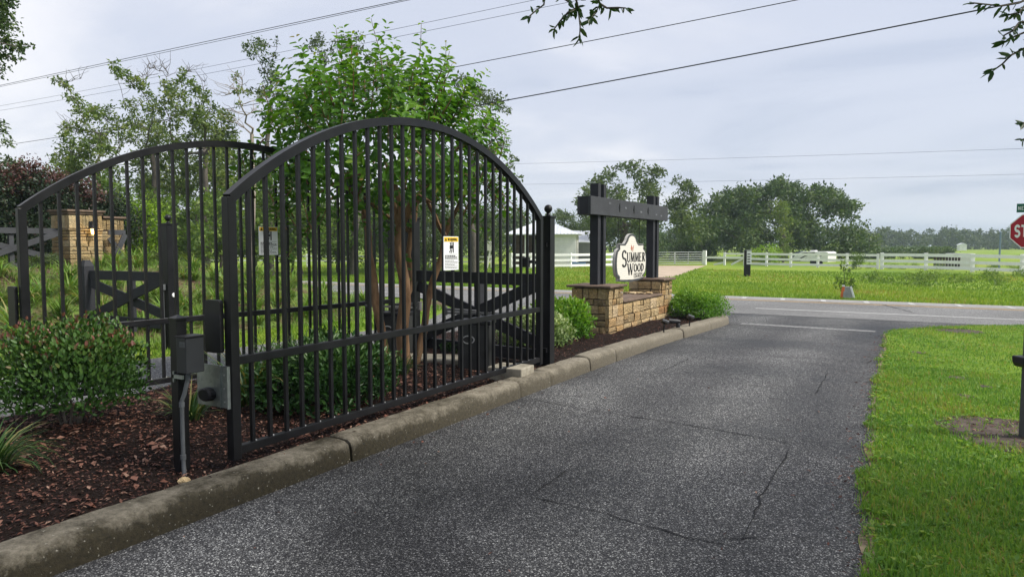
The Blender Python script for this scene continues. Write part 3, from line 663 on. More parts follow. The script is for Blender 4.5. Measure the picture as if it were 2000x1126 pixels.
# swing-gate operators
def operator(label, x, y, rz, arm):
    o = thing('gate_operator', label, 'gate motor', (x, y, .1), rz, 'gate motors in the median')
    MB().box(-.19, .19, -.15, .15, 0, .57).build('housing', M_OPBOX, o, bevel=.012)
    MB().box(-.2, .2, -.16, .16, .57, .62).build('lid', M_BLACKP, o, bevel=.01)
    MB().box(.06, .064, -.1515, -.1502, .02, .55).build('seam', M_CONDUIT, o)
    ring = MB(); n = 28
    for i in range(n):
        a = 2*math.pi*i/n; ring.v += [(.075*math.cos(a), 0, .05*math.sin(a)), (.062*math.cos(a), 0, .038*math.sin(a)), (.062*math.cos(a), -.006, .038*math.sin(a)), (.075*math.cos(a), -.006, .05*math.sin(a))]
    for i in range(n):
        for j in range(4): q, r2 = i*4, ((i+1) % n)*4; ring.f.append((q+j, r2+j, r2+(j+1) % 4, q+(j+1) % 4))
    e1 = ring.build('emblem_ring', M_SILVER, o); e1.location = (-.06, -.151, .40)
    e2 = MB().lathe([(.0605, 0), (.0605, .003)], n=24).build('emblem_disc', M_OPBOX, o); e2.rotation_euler = (R(90), 0, 0); e2.scale = (1, .62, 1); e2.location = (-.06, -.152, .40)
    MB().lathe([(.07, .62), (.07, .66), (.045, .68), (.045, .71)], n=16).build('drive_hub', M_BLACKP, o, smooth=True)
    a_ = MB(); p = Vector((0, 0, .715)); k = Vector(arm[0]); l = Vector(arm[1])
    a_.beam(p, k, .045, .03); a_.beam(k+Vector((0, 0, -.045)), l, .035, .025); a_.lathe([(.03, -.07), (.03, .03)], tuple(k), 12)
    a_.build('arm', mat('arm_steel', (.13, .13, .13), .45, .2, 10), o)
    return o
operator('black gate motor box with silver oval emblem behind the far end of the nearest gate', -4.52, 7.0, R(18), ((-.42, .10, .725), (.50, -.25, .72)))
operator('black gate motor box beside the crape myrtle trunks, serving the left gate', -5.98, 7.3, R(18), ((.35, -.05, .725), (-.3, -.3, .72)))
sl = G(998, 722, .2); o = MB().box(-.21, .21, -.17, .17, -.13, .09).build('concrete_slab', M_SLAB, None, bevel=.012); o.location = (sl.x, sl.y, .16); o.rotation_euler = (0, 0, R(4))
tag(o, 'thick pale concrete slab between the nearest gate and the kerb', 'slab', 'concrete slabs in the mulch')
sl = G(838, 702, .17); o = MB().box(-.5, .5, -.24, .24, -.08, .07).build('concrete_slab', M_SLAB, None, bevel=.015); o.location = (sl.x, sl.y, .14); o.rotation_euler = (0, 0, R(20))
tag(o, 'wide flat concrete slab behind the nearest gate, between the two motor boxes', 'slab', 'concrete slabs in the mulch')
rk = bmesh.new(); bmesh.ops.create_icosphere(rk, subdivisions=2, radius=.036)
for v in rk.verts: v.co *= 1+random.uniform(-.22, .2); v.co.z *= .65
me = bpy.data.meshes.new('rock'); rk.to_mesh(me); o = link('rock', me, M_STONE); q = G(360, 936, .15); o.location = (q.x, q.y, .145); tag(o, 'small tan rock lying in the mulch at the foot of the bollard, by the kerb', 'rock')
# curved arm with a small box behind the far hinge post
c = thing('call_box_arm', 'black curved arm with a small box behind the far end of the nearest gate', 'call box', (-4.2, 8.3, .1))
MB().tube([(0, 0, 0), (0, 0, 1.0), (-.03, -.01, 1.16), (-.10, -.03, 1.24), (-.22, -.05, 1.27), (-.30, -.07, 1.275)], .022, 8).build('arm', M_STEEL, c, smooth=True)
MB().box(-.42, -.30, -.12, -.02, 1.20, 1.33).build('box', M_BLACKP, c, bevel=.008)

# ------------------------------------------------------------------ lettering (strokes cut from thin sheet)
def seg(x0, y0, x1, y1, w):
    d = Vector((x1-x0, y1-y0)); n = Vector((-d.y, d.x)).normalized()*w/2
    if abs(d.y) > abs(d.x): n = Vector((w/2*(1 if n.x > 0 else -1)*min(1.25, d.length/abs(d.y)), 0))
    return [(x0+n.x, y0+n.y), (x0-n.x, y0-n.y), (x1-n.x, y1-n.y), (x1+n.x, y1+n.y)]
def arc(cx, cy, rx, ry, a0, a1, w0, w1, n=10):
    o = []
    for i in range(n):
        q = []
        for k, sgn in ((i, 1), (i+1, 1), (i+1, -1), (i, -1)):
            a = R(a0+(a1-a0)*k/n); w = w0+(w1-w0)*abs(math.cos(a))
            q.append((cx+(rx+sgn*w/2)*math.cos(a), cy+(ry+sgn*w/2)*math.sin(a)))
        o.append(q)
    return o
def glyph(ch, T, t, serif):
    o = []; adv = .7
    def srf(x, y, h=.11):
        if serif: o.append(seg(x-h, y, x+h, y, t*.8))
    A = lambda *k: o.extend(arc(*k)); Ls = lambda *k: o.append(seg(*k))
    if ch == 'S': A(.3, .735, .21, .23, 20, 270, t*1.3, T); A(.3, .275, .22, .24, 90, -155, t*1.3, T); adv = .6
    elif ch == 'U': Ls(.13, 1, .13, .32, T); A(.37, .3, .24, .26, 180, 360, t*1.3, (T+t)/2); Ls(.61, 1, .61, .3, t if serif else T); srf(.13, .97); srf(.61, .97); adv = .78
    elif ch == 'M': Ls(.1, 0, .13, 1, t); Ls(.14, 1, .42, .05, T); Ls(.42, .05, .7, 1, t); Ls(.73, 1, .76, 0, T); srf(.1, .03); srf(.76, .03); adv = .93
    elif ch == 'E': Ls(.14, 0, .14, 1, T); Ls(.1, .955, .55, .955, t); Ls(.14, .5, .45, .5, t); Ls(.1, .045, .58, .045, t); srf(.12, .03); adv = .68
    elif ch == 'R': Ls(.14, 0, .14, 1, T); A(.2, .74, .3, .215, -90, 90, t, T); Ls(.3, .5, .6, 0, T); srf(.14, .03); adv = .72
    elif ch == 'W': Ls(.05, 1, .3, 0, T); Ls(.3, 0, .5, 1, t); Ls(.47, 1, .72, 0, T); Ls(.72, 0, .95, 1, t); srf(.05, .97); srf(.95, .97); adv = 1.05
    elif ch == 'O': A(.4, .5, .31, .44, 0, 360, t, T, 18) if False else o.extend(arc(.4, .5, .31, .44, 0, 360, t, T, 18)); adv = .84
    elif ch == 'D': Ls(.14, 0, .14, 1, T); A(.2, .5, .4, .45, -90, 90, t, T); srf(.1, .03); adv = .78
    elif ch == 'T': Ls(.36, 0, .36, 1, T); Ls(.04, .955, .68, .955, t); srf(.36, .03); adv = .72
    elif ch == 'A': Ls(.06, 0, .35, 1, t); Ls(.35, 1, .66, 0, T); Ls(.18, .33, .54, .33, t); srf(.06, .03); srf(.66, .03); adv = .74
    elif ch == 'N': Ls(.12, 0, .12, 1, t if serif else T); Ls(.13, 1, .58, 0, T); Ls(.6, 0, .6, 1, t if serif else T); adv = .76
    elif ch == 'I': Ls(.14, 0, .14, 1, T); adv = .3
    elif ch == 'G': A(.4, .5, .3, .44, 45, 330, t, T, 14); Ls(.66, .45, .66, .14, T); Ls(.42, .44, .68, .44, t); adv = .8
    elif ch == 'P': Ls(.14, 0, .14, 1, T); A(.2, .73, .3, .225, -90, 90, t, T); adv = .66
    elif ch == 'C': A(.4, .5, .3, .44, 45, 315, t, T, 14); adv = .76
    return o, adv
def word(txt, parent, o, ax, ay, h, m, T=.17, t=.07, serif=True, xs=1.0, gap=.06, dep=.004, first=1.0, drop=0.0):
    o = Vector(o); ax = Vector(ax); ay = Vector(ay); x = 0
    for i, ch in enumerate(txt):
        if ch == ' ': x += .4*h*xs; continue
        k = first if i == 0 else 1.0
        polys, adv = glyph(ch, T/k**.5, t/k**.5, serif); mb = MB()
        for j, pl in enumerate(polys):
            mb.prism([(p[0]*h*xs*k, p[1]*h*k-(drop*h if i == 0 else 0)) for p in pl], o+ax*x, ax, ay, dep+.00012*j)
        mb.build('letter', m, parent); x += (adv+gap)*h*xs*k
    return x

# ------------------------------------------------------------------ warning signs hung on the gates
def warning_sign(label, gate_loc, gate_rz, lx, z0, z1, w=.245):
    d = Vector((math.cos(gate_rz), math.sin(gate_rz), 0)); nrm = Vector((math.sin(gate_rz), -math.cos(gate_rz), 0))
    p = Vector(gate_loc)+d*lx+nrm*.024
    s_ = thing('warning_sign', label, 'sign', (p.x, p.y, z0), gate_rz, 'warning signs fixed to the gate pickets'); H = z1-z0
    MB().box(-w/2, w/2, -.006, 0, 0, H).build('panel', M_WHITE, s_)
    MB().box(-w/2+.006, w/2-.006, -.0075, -.0062, H*.845, H-.006).build('header', M_YEL, s_)
    word('WARNING', s_, (-w*.24, -.0077, H*.875), (1, 0, 0), (0, 0, 1), H*.075, M_INK, .2, .16, False, 1.15, .08, .0012)
    MB().prism([(0, 0), (.032, 0), (.016, .03)], (-w*.43, -.0077, H*.868), (1, 0, 0), (0, 0, 1), .0012).build('alert_triangle', M_INK, s_)
    ic = MB()
    for pl in ([(.07, .10), (.085, .10), (.085, .0), (.07, .0)], [(.02, .035), (.066, .04), (.066, .072), (.02, .07)], [(.03, .075), (.045, .075), (.03, .1), (.02, .095)], [(.05, .078), (.06, .078), (.058, .112), (.05, .11)],
               [(.03, .032), (.042, .03), (.02, .0), (.008, .004)], [(.048, .03), (.06, .028), (.045, -.006), (.034, -.003)]):
        ic.prism(pl, (-.045, -.0075, H*.52), (1, 0, 0), (0, 0, 1), .0012)
    ic.build('pictogram', M_INK, s_)
    tx = MB().box(-w*.43, w*.43, -.0072, -.0062, H*.463, H*.470)
    for k in range(9):
        zz_ = H*(.42-.045*k); th = .010 if k < 2 else .005; x = -w*.42
        while x < w*(.40 if k % 3 else .18):
            l = rng.uniform(.012, .03); tx.box(x, min(x+l, w*.43), -.0072, -.0062, zz_-th/2, zz_+th/2); x += l+.006
    tag(tx.build('small_print', M_INK, s_), kind='stuff')
    return s_
warning_sign('white warning sign with yellow header and trapped-person pictogram on the nearest gate', (-3.94, 3.09, 0), R(90), 2.52, 1.355, 1.675)
warning_sign('white warning sign on the far left gate, seen between bars of the nearest gate', (-6.755, 3.19, 0), R(83.4), 2.46, 1.48, 1.80)

# ------------------------------------------------------------------ stonework
stone_meshes = {}
def stone_mesh(m, k):
    if (m, k) in stone_meshes: return stone_meshes[(m, k)]
    r_ = random.Random(k); bm = bmesh.new(); bmesh.ops.create_cube(bm, size=1)
    bmesh.ops.subdivide_edges(bm, edges=[e for e in bm.edges if abs(e.verts[0].co.y-e.verts[1].co.y) < .1 and e.verts[0].co.y < 0], cuts=1, use_grid_fill=True)
    for v in bm.verts:
        c = v.co; edge = max(abs(c.x), abs(c.z)) > .45
        if c.y < 0:
            c.y += .18*r_.random() if edge else -.22*r_.random()
            if edge: c.x *= 1-.05*r_.random(); c.z *= 1-.09*r_.random()
    me = bpy.data.meshes.new('stone'); bm.to_mesh(me); bm.free(); me.materials.append(m); stone_meshes[(m, k)] = me; return me
def stone_face(parent, o, ang, length, courses, wr, dep=.05, m=M_STONE, gap=.013, alt=None, start=0, split=.22):
    """o = local corner at the foot; ang = direction of the face's run; stones stand proud on its right-hand side"""
    o = Vector(o); d = Vector((math.cos(ang), math.sin(ang), 0)); n = Vector((math.sin(ang), -math.cos(ang), 0)); z = 0
    def put(x, w, z0, h):
        mm = alt(x+w/2, z0+h/2) if alt else m
        s_ = bpy.data.objects.new('stone', stone_mesh(mm, random.randrange(9))); COL.objects.link(s_); s_.parent = parent; g_ = gap*random.uniform(.6, 1.5)
        s_.location = o+d*(x+w/2)+n*(dep*.5-.004+random.uniform(-.006, .006))+Vector((0, 0, z0+h/2)); s_.rotation_euler = (random.gauss(0, .02), random.gauss(0, .018), ang+random.gauss(0, .015))
        s_.scale = (w-g_, dep*random.uniform(.85, 1.35), h-g_)
    for h in courses:
        x = start
        while x < length-.02:
            w = random.uniform(wr[0], wr[1])*random.choice((.7, 1, 1, 1.25)); w = length-x if length-x-w < wr[0]*.6 else w
            if h > .12 and random.random() < split: k = random.uniform(.38, .62); put(x, w, z, h*k); put(x, w, z+h*k, h*(1-k))
            else: put(x, w, z, h)
            x += w
        z += h
def cap_slab(parent, x0, x1, y0, y1, z0, z1, name='cap'):
    return MB().box(x0, x1, y0, y1, z0, z1).build(name, M_CAP, parent, bevel=.012)
SA = R(90); SX, SY = -4.45, 10.88          # the wall runs along the drive
sw = thing('sign_wall', 'low golden sandstone wall with two end piers under the estate sign', 'stone wall', (SX, SY, .08), SA)
WL, WD, P1, P2 = 3.40, .69, .66, 2.74
MB().box(P1+.002, P2-.002, .05, WD-.05, 0, .50).box(.05, P1, .05, WD-.05, 0, .80).box(P2, WL-.05, .05, WD-.05, 0, .80).build('core', M_MORTAR, sw)
rust = lambda x, z: M_STONER if (x > 2.5 and z < .45 and random.random() < .4) or (x > 1.9 and .12 < z < .34 and random.random() < .45) else M_STONE
stone_face(sw, (0, .05, 0), 0, WL, [.15, .15, .21], (.20, .38), .06, alt=rust)            # long front
stone_face(sw, (0, .05, .51), 0, P1, [.105, .18], (.15, .26), .06)
stone_face(sw, (P2, .05, .51), 0, WL-P2, [.105, .18], (.15, .26), .06)
stone_face(sw, (.05, WD-.02, 0), R(-90), WD-.072, [.16, .21, .14], (.17, .30), .06, split=.1)         # near end
stone_face(sw, (.05, WD-.02, .51), R(-90), WD-.072, [.105, .18], (.15, .28), .06, split=.1)
stone_face(sw, (P2, WD-.02, .53), R(-90), WD-.03, [.10, .165], (.15, .3), .05)                      # inner face of the far pier
stone_face(sw, (WL-.05, .05, 0), R(90), WD-.1, [.135, .13, .12, .125, .12, .165], (.16, .3), .05)
stone_face(sw, (WL, WD-.05, 0), R(180), WL, [.135, .13, .12, .125], (.25, .5), .05)
cap_slab(sw, -.07, P1+.05, -.06, WD+.05, .802, .842); cap_slab(sw, P2-.05, WL+.07, -.06, WD+.05, .802, .842)
cap_slab(sw, P1+.003, P2-.003, -.02, WD-.0, .515, .555)
for k in range(9): MB().box(0, random.uniform(.10, .2), 0, random.uniform(.07, .12), 0, .03).build('loose_stone', M_STONE, sw, bevel=.008).location = (P2-.06-random.uniform(.15, .45), .08+k*.06, .557+.0)
sf = thing('sign_frame', 'dark timber frame of paired uprights and a heavy crossbeam standing on the stone wall', 'sign frame', (SX, SY, .922), SA)
for x in (.15, 2.96):
    for dx in (0, .24): MB().box(x+dx, x+dx+.115, .262, .408, 0, 1.69-(0 if x < 1 else .04)).build('upright', M_CHARCOAL, sf, bevel=.004)
bm_ = MB().box(-.26, 3.74, .215, .26, 1.165, 1.46).box(-.26, 3.74, .41, .455, 1.165, 1.46).build('crossbeam', M_BEAM, sf, bevel=.005)
MB().box(-.256, .146, .2615, .4085, 1.17, 1.455).build('block', M_CHARCOAL, sf)
for x in (1.0, 1.72, 2.5):
    pl = MB().prism([(-.05, 0), (0, .045), (.05, 0), (0, -.045)], (x, .2145, 1.325), (1, 0, 0), (0, 0, 1), .004).build('bolt_plate', M_STEEL, bm_)
    MB().prism([(-.014, -.07), (.014, -.07), (.014, .07), (-.014, .07)], (x, .2100, 1.325), (1, 0, 0), (0, 0, 1), .004).build('bolt_plate', M_STEEL, bm_)
MK = mat('bare_patch_wood', (.13, .135, .15), .7, .3, 20)
for x, z in ((1.3, 1.33), (.55, 1.38), (2.1, 1.29), (3.0, 1.27), (3.3, 1.26)): MB().prism([(-.05, -.012), (.045, -.018), (.05, .012), (-.03, .02)], (x, .2147, z), (1, 0, 0), (0, 0, 1), .0015).build('scar', MK, bm_)
# the carved sign board
es = thing('estate_sign', 'cream carved estate name sign hung between the dark timber uprights', 'sign', (SX-.335, SY+1.80, .905), SA)
def outline(k=0.0):
    h = []
    for a in range(0, 76, 12): h.append((.17*math.sin(R(a)), .70+.17*math.cos(R(a))))
    h += [(.20, .715), (.225, .69), (.41, .685), (.41, .605), (.435, .585)]
    for a in range(60, -61, -12): h.append((.40+.115*math.cos(R(a)), .345+.235*math.sin(R(a))/math.sin(R(60))))
    h += [(.435, .11), (.41, .09), (.41, .03), (.2, .005), (0, -.005)]
    pts = [(x, y) for x, y in h]+[(-x, y) for x, y in h[::-1] if x > 1e-6]
    if k:
        n = len(pts); q = []
        for i in range(n):
            a = Vector(pts[i-1]); b2 = Vector(pts[i]); c2 = Vector(pts[(i+1) % n]); d = (b2-a).normalized()+(c2-b2).normalized(); d.normalize()
            q.append((b2.x+k*d.y, b2.y-k*d.x))
        pts = q
    return pts
BSX, BSY = 1.60, 1.03
def scl(p): return [(x*BSX, y*BSY) for x, y in p]
MB().prism(scl(outline()), (0, .0, 0), (1, 0, 0), (0, 0, 1), .045).build('board', M_SIGNEDGE, es)
MB().prism(scl(outline(.006)), (0, -.0452, 0), (1, 0, 0), (0, 0, 1), .010).build('border', M_SIGNGREY, es)
MB().prism(scl(outline(.042)), (0, -.0553, 0), (1, 0, 0), (0, 0, 1), .006).build('face', M_SIGNFACE, es)
word('SUMMER', es, (-.53, -.0615, .368), (1, 0, 0), (0, 0, 1), .176, M_INK, .20, .085, True, 1.36, .02, .004, 1.75, .5)
word('WOOD', es, (-.24, -.0615, .175), (1, 0, 0), (0, 0, 1), .156, M_INK, .20, .085, True, 1.46, .02, .004, 1.35, .3)
word('ESTATES', es, (.10, -.0615, .068), (1, 0, 0), (0, 0, 1), .085, M_INK, .20, .11, True, 1.14, .03, .004)
MB().prism([(-.022, 0), (-.07, .05), (-.045, .12), (-.008, .06)], (0, -.0615, .57), (1, 0, 0), (0, 0, 1), .004).build('emblem', M_EMBLEM, es)
MB().prism([(.022, -.02), (.06, .05), (.075, .11), (.018, .07)], (0, -.0615, .57), (1, 0, 0), (0, 0, 1), .004).build('emblem', M_EMBLEM, es)
for x in (-.55, .55): MB().tube([(x, 0, .69), (x*1.02, 0, 1.185)], .006, 6).build('hanger', M_BLACKP, es)

# path lights in front of the wall
def spot(label, u, v, flip=False):
    q = G(u, v, .12); s_ = thing('solar_spotlight', label, 'spotlight', (q.x, q.y, .10), R(30), 'solar spotlights in the mulch')
    MB().tube([(0, 0, 0), (.01, .01, .2)], .012, 6).build('stake', M_BLACKP, s_)
    h = MB().box(-.06, .06, -.045, .045, -.02, .02).build('head', M_BLACKP, s_, bevel=.006); h.location = (.02, 0, .22); h.rotation_euler = (R(-25), R(20), 0)
    p = MB().box(-.055, .055, -.04, .04, .0205, .025).build('solar_panel', mat('solar_panel', (.35, .38, .42), .12, .1, 10), h)
    return s_
spot('small solar spotlight nearer the kerb, left of the bullet light', 1296, 652); spot('small solar spotlight right of the bullet light, below the clipped hedge', 1346, 641)
q = G(1324, 644, .12); o = thing('bullet_light', 'black horizontal bullet landscape light on a short stem between the two solar spotlights', 'landscape light', (q.x, q.y, .10), R(30))
MB().lathe([(.035, 0), (.04, .13), (.03, .14)], n=12).build('stem', M_BLACKP, o, smooth=True)
h = MB().lathe([(.025, -.1), (.04, -.06), (.042, .08), (.046, .1)], n=14).build('head', M_BLACKP, o, smooth=True); h.rotation_euler = (0, R(-86), 0); h.location = (-.06, 0, .17)

# broad-leaved weeds and clippings in the lawn
n = 520; y = 2.4+11*rng.random(n)**1.2; x = lawn_edge(y)+.05+rng.random(n)**1.4*2.4; P = np.repeat(np.stack([x, y, np.full(n, .02)], 1), 6, 0)+rng.normal(0, .012, (n*6, 3))*np.array([1, 1, .3]); a = rng.uniform(0, 6.28, n*6)
T = np.stack([np.cos(a), np.sin(a), rng.uniform(.15, .7, n*6)], 1); l = rng.uniform(.025, .055, n*6); P[:, 2] = np.maximum(P[:, 2], .016)+rng.random(n*6)*.025
tag(leaves('lawn_weeds', P, T, np.tile([0, 0, 1.], (n*6, 1))+rng.normal(0, .3, (n*6, 3)), l, l*.5, M_GRASS, None, None, False), kind='stuff')

n = 26000; y = rng.uniform(3, 15, n); x = rng.uniform(-17.5, -10.3, n); k = patchy(x, y, 1.3) > .48; x = x[k]; y = y[k]; n = len(x)
grass('bank_grass', x, y, bz(x, y), .13*rng.uniform(.5, 1.4, n), .006*rng.uniform(.7, 1.4, n), M_LIRIL, lean=.6, rnd=np.clip(rng.normal(.4, .25, n), 0, 1))

# ================================================================== LEFT BANK: stone pillar, lantern, fence
PX, PY = -17.63, 9.45; PZ = .98
sp2 = thing('stone_pillar', 'tall yellow sandstone pillar with wing wall and lit lantern, seen through the far left gate', 'stone pillar', (PX, PY, PZ))
MB().box(-.75, -.05, .05, .75, 0, 1.40).box(-.65, -.16, .753, 1.40, 0, 1.28).build('core', M_MORTAR, sp2)
crs = [.10, .085, .09, .11, .08, .10, .15, .085, .075, .075]
stone_face(sp2, (-.05, 0, 0), R(90), .80, crs, (.16, .34), .05, M_STONEY, .012)
stone_face(sp2, (-.80, .05, 0), 0, .75, crs, (.16, .34), .05, M_STONE, .012)
stone_face(sp2, (-.05, 0, 1.0), R(90), .80, [.33], (.09, .17), .05, M_STONEY, .012); stone_face(sp2, (-.80, .05, 1.0), 0, .75, [.33], (.10, .18), .05, M_STONE, .012)
stone_face(sp2, (-.16, .80, 0), R(90), .62, crs, (.14, .3), .05, M_STONEY, .012); stone_face(sp2, (-.16, .80, .98), R(90), .62, [.27], (.08, .15), .05, M_STONEY, .012)
MB().box(-.83, .03, -.03, .80, .965, .985).build('band', M_STONEY, sp2, bevel=.004)
MB().box(-.86, .06, -.06, .86, 1.402, 1.45).box(-.82, .02, -.02, .82, 1.342, 1.40).build('cap', M_CAP, sp2, bevel=.01)
MB().box(-.72, -.06, .862, 1.46, 1.27, 1.32).build('cap', M_CAP, sp2, bevel=.01)
ln = thing('wall_lantern', 'lit black wall lantern with warm glass on the tall stone pillar', 'lantern', (PX+.01, PY+.50, PZ+.88))
MB().box(0, .02, -.04, .04, .12, .30).tube([(.02, 0, .22), (.06, 0, .30), (.11, 0, .27), (.11, 0, .18)], .009, 6).lathe([(.085, .12), (.03, .17), (.012, .2)], (.11, 0, 0), 10).build('bracket', M_BLACKP, ln)
t = NT('lit_lantern_glass'); t.b.inputs['Base Color'].default_value = (.9, .55, .2, 1); t.b.inputs['Emission Color'].default_value = (1, .62, .22, 1); t.b.inputs['Emission Strength'].default_value = 2.2
MB().lathe([(.045, -.02), (.062, .118)], (.11, 0, 0), 10).build('lamp_glass', t.m, ln)
MB().lathe([(.05, -.035), (.05, -.022)], (.11, 0, 0), 10).build('rim', M_BLACKP, ln)
lamp = bpy.data.lights.new('lantern_bulb', 'POINT'); lamp.energy = 2.5; lamp.color = (1, .62, .25); lamp.shadow_soft_size = .05
lo = bpy.data.objects.new('lantern_bulb', lamp); COL.objects.link(lo); lo.parent = ln; lo.location = (.2, 0, .02)
cross_panel('cross_fence', 'weathered charcoal crossbuck fence joining the left face of the stone pillar, before the dark hedge', (PX-.38, PY-2.1, 0), (PX-.38, PY-.02, 0), PZ+.06, PZ+1.0, M_BEAM, .13, group='black crossbuck panels')
cross_panel('cross_fence', 'narrow charcoal crossbuck piece standing against the wing wall right of the stone pillar', (PX+.12, PY+.86, 0), (PX+.12, PY+1.30, 0), PZ+.02, PZ+.98, M_BEAM, .13, centre=False, group='black crossbuck panels')

# ================================================================== PASTURE FENCE, FARM GATE, MARKERS
def fence(label, pts, h=1.0, post=.16, zs=(.18, .54, .91), bh=.16, group='white board fences'):
    pts = [Vector((p[0], p[1], -.03)) for p in pts]; f = thing('board_fence', label, 'fence', pts[0], 0, group); o = pts[0]
    for p in pts:
        MB().box(-post/2, post/2, -post/2, post/2, 0, h+.04).build('post', M_WHITEW, f).location = p-o
    for a, b_ in zip(pts[:-1], pts[1:]):
        nrm = Vector(((b_-a).y, -(b_-a).x, 0)).normalized()*(post/2+.016)
        if nrm.dot(a) > 0: nrm = -nrm
        for z in zs:
            if z is None: continue
            w1 = rng.normal(0, .008); w2 = rng.normal(0, .008)
            MB().beam(a-o+nrm+Vector((0, 0, z+w1)), b_-o+nrm+Vector((0, 0, z+w2)), .03, bh).build('board', M_WHITEW, f)
    return f
gp = lambda *uv: [G(u, v, -.03) for u, v in uv]
fence('white three-board pasture fence on the right, behind the stop sign, with widely spaced posts', gp((1722,525.5),(1808,527.5),(1899,531),(1996,535),(2100,540),(2215,546)), 1.05, .21, (.20, .56, .95), .19)
fence('white three-board fence left of the double post, in front of the camper trailer', gp((1457,518.5),(1497,519.5),(1544,521),(1597,522),(1654,523.3),(1714,525.2)), .98)
fb = fence('short broken white fence between the farm gate post and the black marker posts', gp((1377,517),(1415,517.6),(1454,518.3)), .98, zs=(None, .60, None)); 
a = fb.children[0]
x0, x1 = gp((1415,517.6),(1456,518.4)); MB().beam(x0+Vector((0,0,.9)), x1+Vector((0,0,.9)), .03, .13).build('board', M_WHITEW, fb, world=True)
x0, x1 = gp((1428,517.9),(1452,518.2)); MB().beam(x0+Vector((0,0,.06)), x1+Vector((0,0,.55)), .03, .13).build('board', M_WHITEW, fb, world=True)
x0, x1 = gp((1394,517.2),(1412,517.6)); MB().beam(x0+Vector((0,0,.03)), x1+Vector((0,0,.2)), .03, .13).build('board', M_WHITEW, fb, world=True)
fence('white board fence in front of the barn, behind the estate sign', gp((1235,520),(1196,521),(1155,522),(1114,523),(1074,523.3),(1036,523.5),(998,523.7)), 1.0)
fence('pale two-board fence along the far side of the road, seen through both gates', gp((960,523.8),(900,523.5),(840,523),(780,522.5),(720,522),(660,521.5),(600,521),(540,520.5),(470,520),(400,519.5)), .9, .1, (None, .45, .78), .1)
gpst = gp((1376,517))[0]
MB_ = MB().box(-.13, .13, -.13, .13, 0, 1.15).build('gate_post', M_WHITEW); MB_.location = gpst; tag(MB_, 'stout white post at the right end of the tubular farm gate', 'gate post')
fa, fb2 = gp((1283,518.5),(1371,517.2)); d = fb2-fa
fg = thing('farm_gate', 'galvanised tubular farm gate with two leaves closing the sandy track', 'gate', fa, math.atan2(d.y, d.x)); L = d.length; half = L*.38
for x0, x1 in ((0, half), (half+.06, L)):
    fr = MB()
    for z in (.12, .30, .48, .66, .84, 1.02): MB().tube([(x0, 0, z), (x1, 0, z)], .026, 6).build('bar', M_PIPEGATE, fg)
    for x in (x0, x1): MB().tube([(x, 0, .1), (x, 0, 1.04)], .03, 6).build('upright', M_PIPEGATE, fg)
MB().tube([((half+L)/2, .03, .1), ((half+L)/2, .03, 1.02)], .03, 6).build('upright', M_PIPEGATE, fg)
mk = G(1455, 540, -.03); m1 = thing('marker_post', 'black marker posts with a narrow white panel standing in the verge grass', 'marker', mk, R(20))
MB().box(-.06, .06, -.06, .06, 0, 1.32).build('post', M_STEEL, m1); MB().box(.10, .30, .25, .31, 0, 1.1).build('post', M_STEEL, m1)
MB().box(.07, .33, .21, .245, .62, 1.30).build('panel', M_WHITE, m1); MB().box(.06, .34, .20, .30, 1.302, 1.36).build('panel_cap', M_GREYBOX, m1)
mb = MB()
for k in range(4): mb.box(.13, .27, .2065, .2095, .72+k*.13, .77+k*.13)
mb.build('panel_print', M_INK, m1)
bp = G(1951, 529, -.03); o = thing('pole', 'thin blue-grey pole standing in the pasture behind the right fence', 'pole', bp)
MB().tube([(0, 0, 0), (0, 0, 2.35)], .055, 8).build('shaft', M_BLUEPOLE, o, smooth=True); MB().lathe([(.06, 2.351), (.06, 2.38), (.03, 2.41)], n=8).build('cap', M_BLUEPOLE, o)
# buried-cable pedestal and marker at the road edge
pq = G(1655, 584, -.03); pd = thing('utility_pedestal', 'tilted grey utility pedestal half hidden by a weedy sapling at the road edge', 'utility box', pq, R(10))
MB().add([(-.13,-.1,0),(.17,-.1,0),(.17,.1,0),(-.13,.1,0),(-.13,-.08,.38),(.05,-.08,.38),(.05,.08,.38),(-.13,.08,.38)], [(0,3,2,1),(4,5,6,7),(0,1,5,4),(1,2,6,5),(2,3,7,6),(3,0,4,7)]).build('shell', M_GREYBOX, pd, bevel=.01)
MB().beam((.185, -.1, 0), (.075, -.08, .39), .025, .05).build('white_edge', M_WHITE, pd)
om = G(1644, 584, -.03); o = thing('cable_marker', 'short leaning orange marker beside the grey utility pedestal', 'marker', om, R(10))
MB().prism([(-.06, 0), (.055, 0), (.075, .38), (.0, .36)], (0, .03, 0), (1, 0, 0), (0, 0, 1), .06).build('body', M_ORANGE, o, bevel=.008); MB().box(-.0, .075, -.035, .035, .381, .42).build('top', M_WHITE, o)

# camper trailer behind the fence, white tank and pallets
q = G(1580, 516.5, -.03); ct = thing('camper_trailer', 'white camper trailer with black swoosh graphics parked under the big oak behind the fence', 'camper trailer', q, R(-14)); ct.scale = (.9, .9, .82)
bd = MB().prism([(-1.2, .3), (2.0, .3), (2.0, 1.22), (1.8, 1.30), (-.25, 1.30), (-.75, 1.02), (-1.2, .55)], (0, 1.0, 0), (1, 0, 0), (0, 0, 1), 2.0).build('body', M_RV, ct, bevel=.03)
for pl in ([(-.75, .95), (-.2, 1.15), (.9, 1.22), (.9, 1.16), (-.1, 1.06), (-.7, .86)], [(-.5, .6), (.0, .9), (.6, 1.02), (.6, .97), (.05, .82), (-.4, .55)], [(-1.15, .36), (-.4, .36), (.2, .66), (-.3, .55)], [(.95, .5), (1.1, .8), (1.6, .98), (1.5, .9), (1.2, .74), (1.1, .5)]):
    MB().prism(pl, (0, -1.002, 0), (1, 0, 0), (0, 0, 1), .006).build('graphic', M_INK, bd)
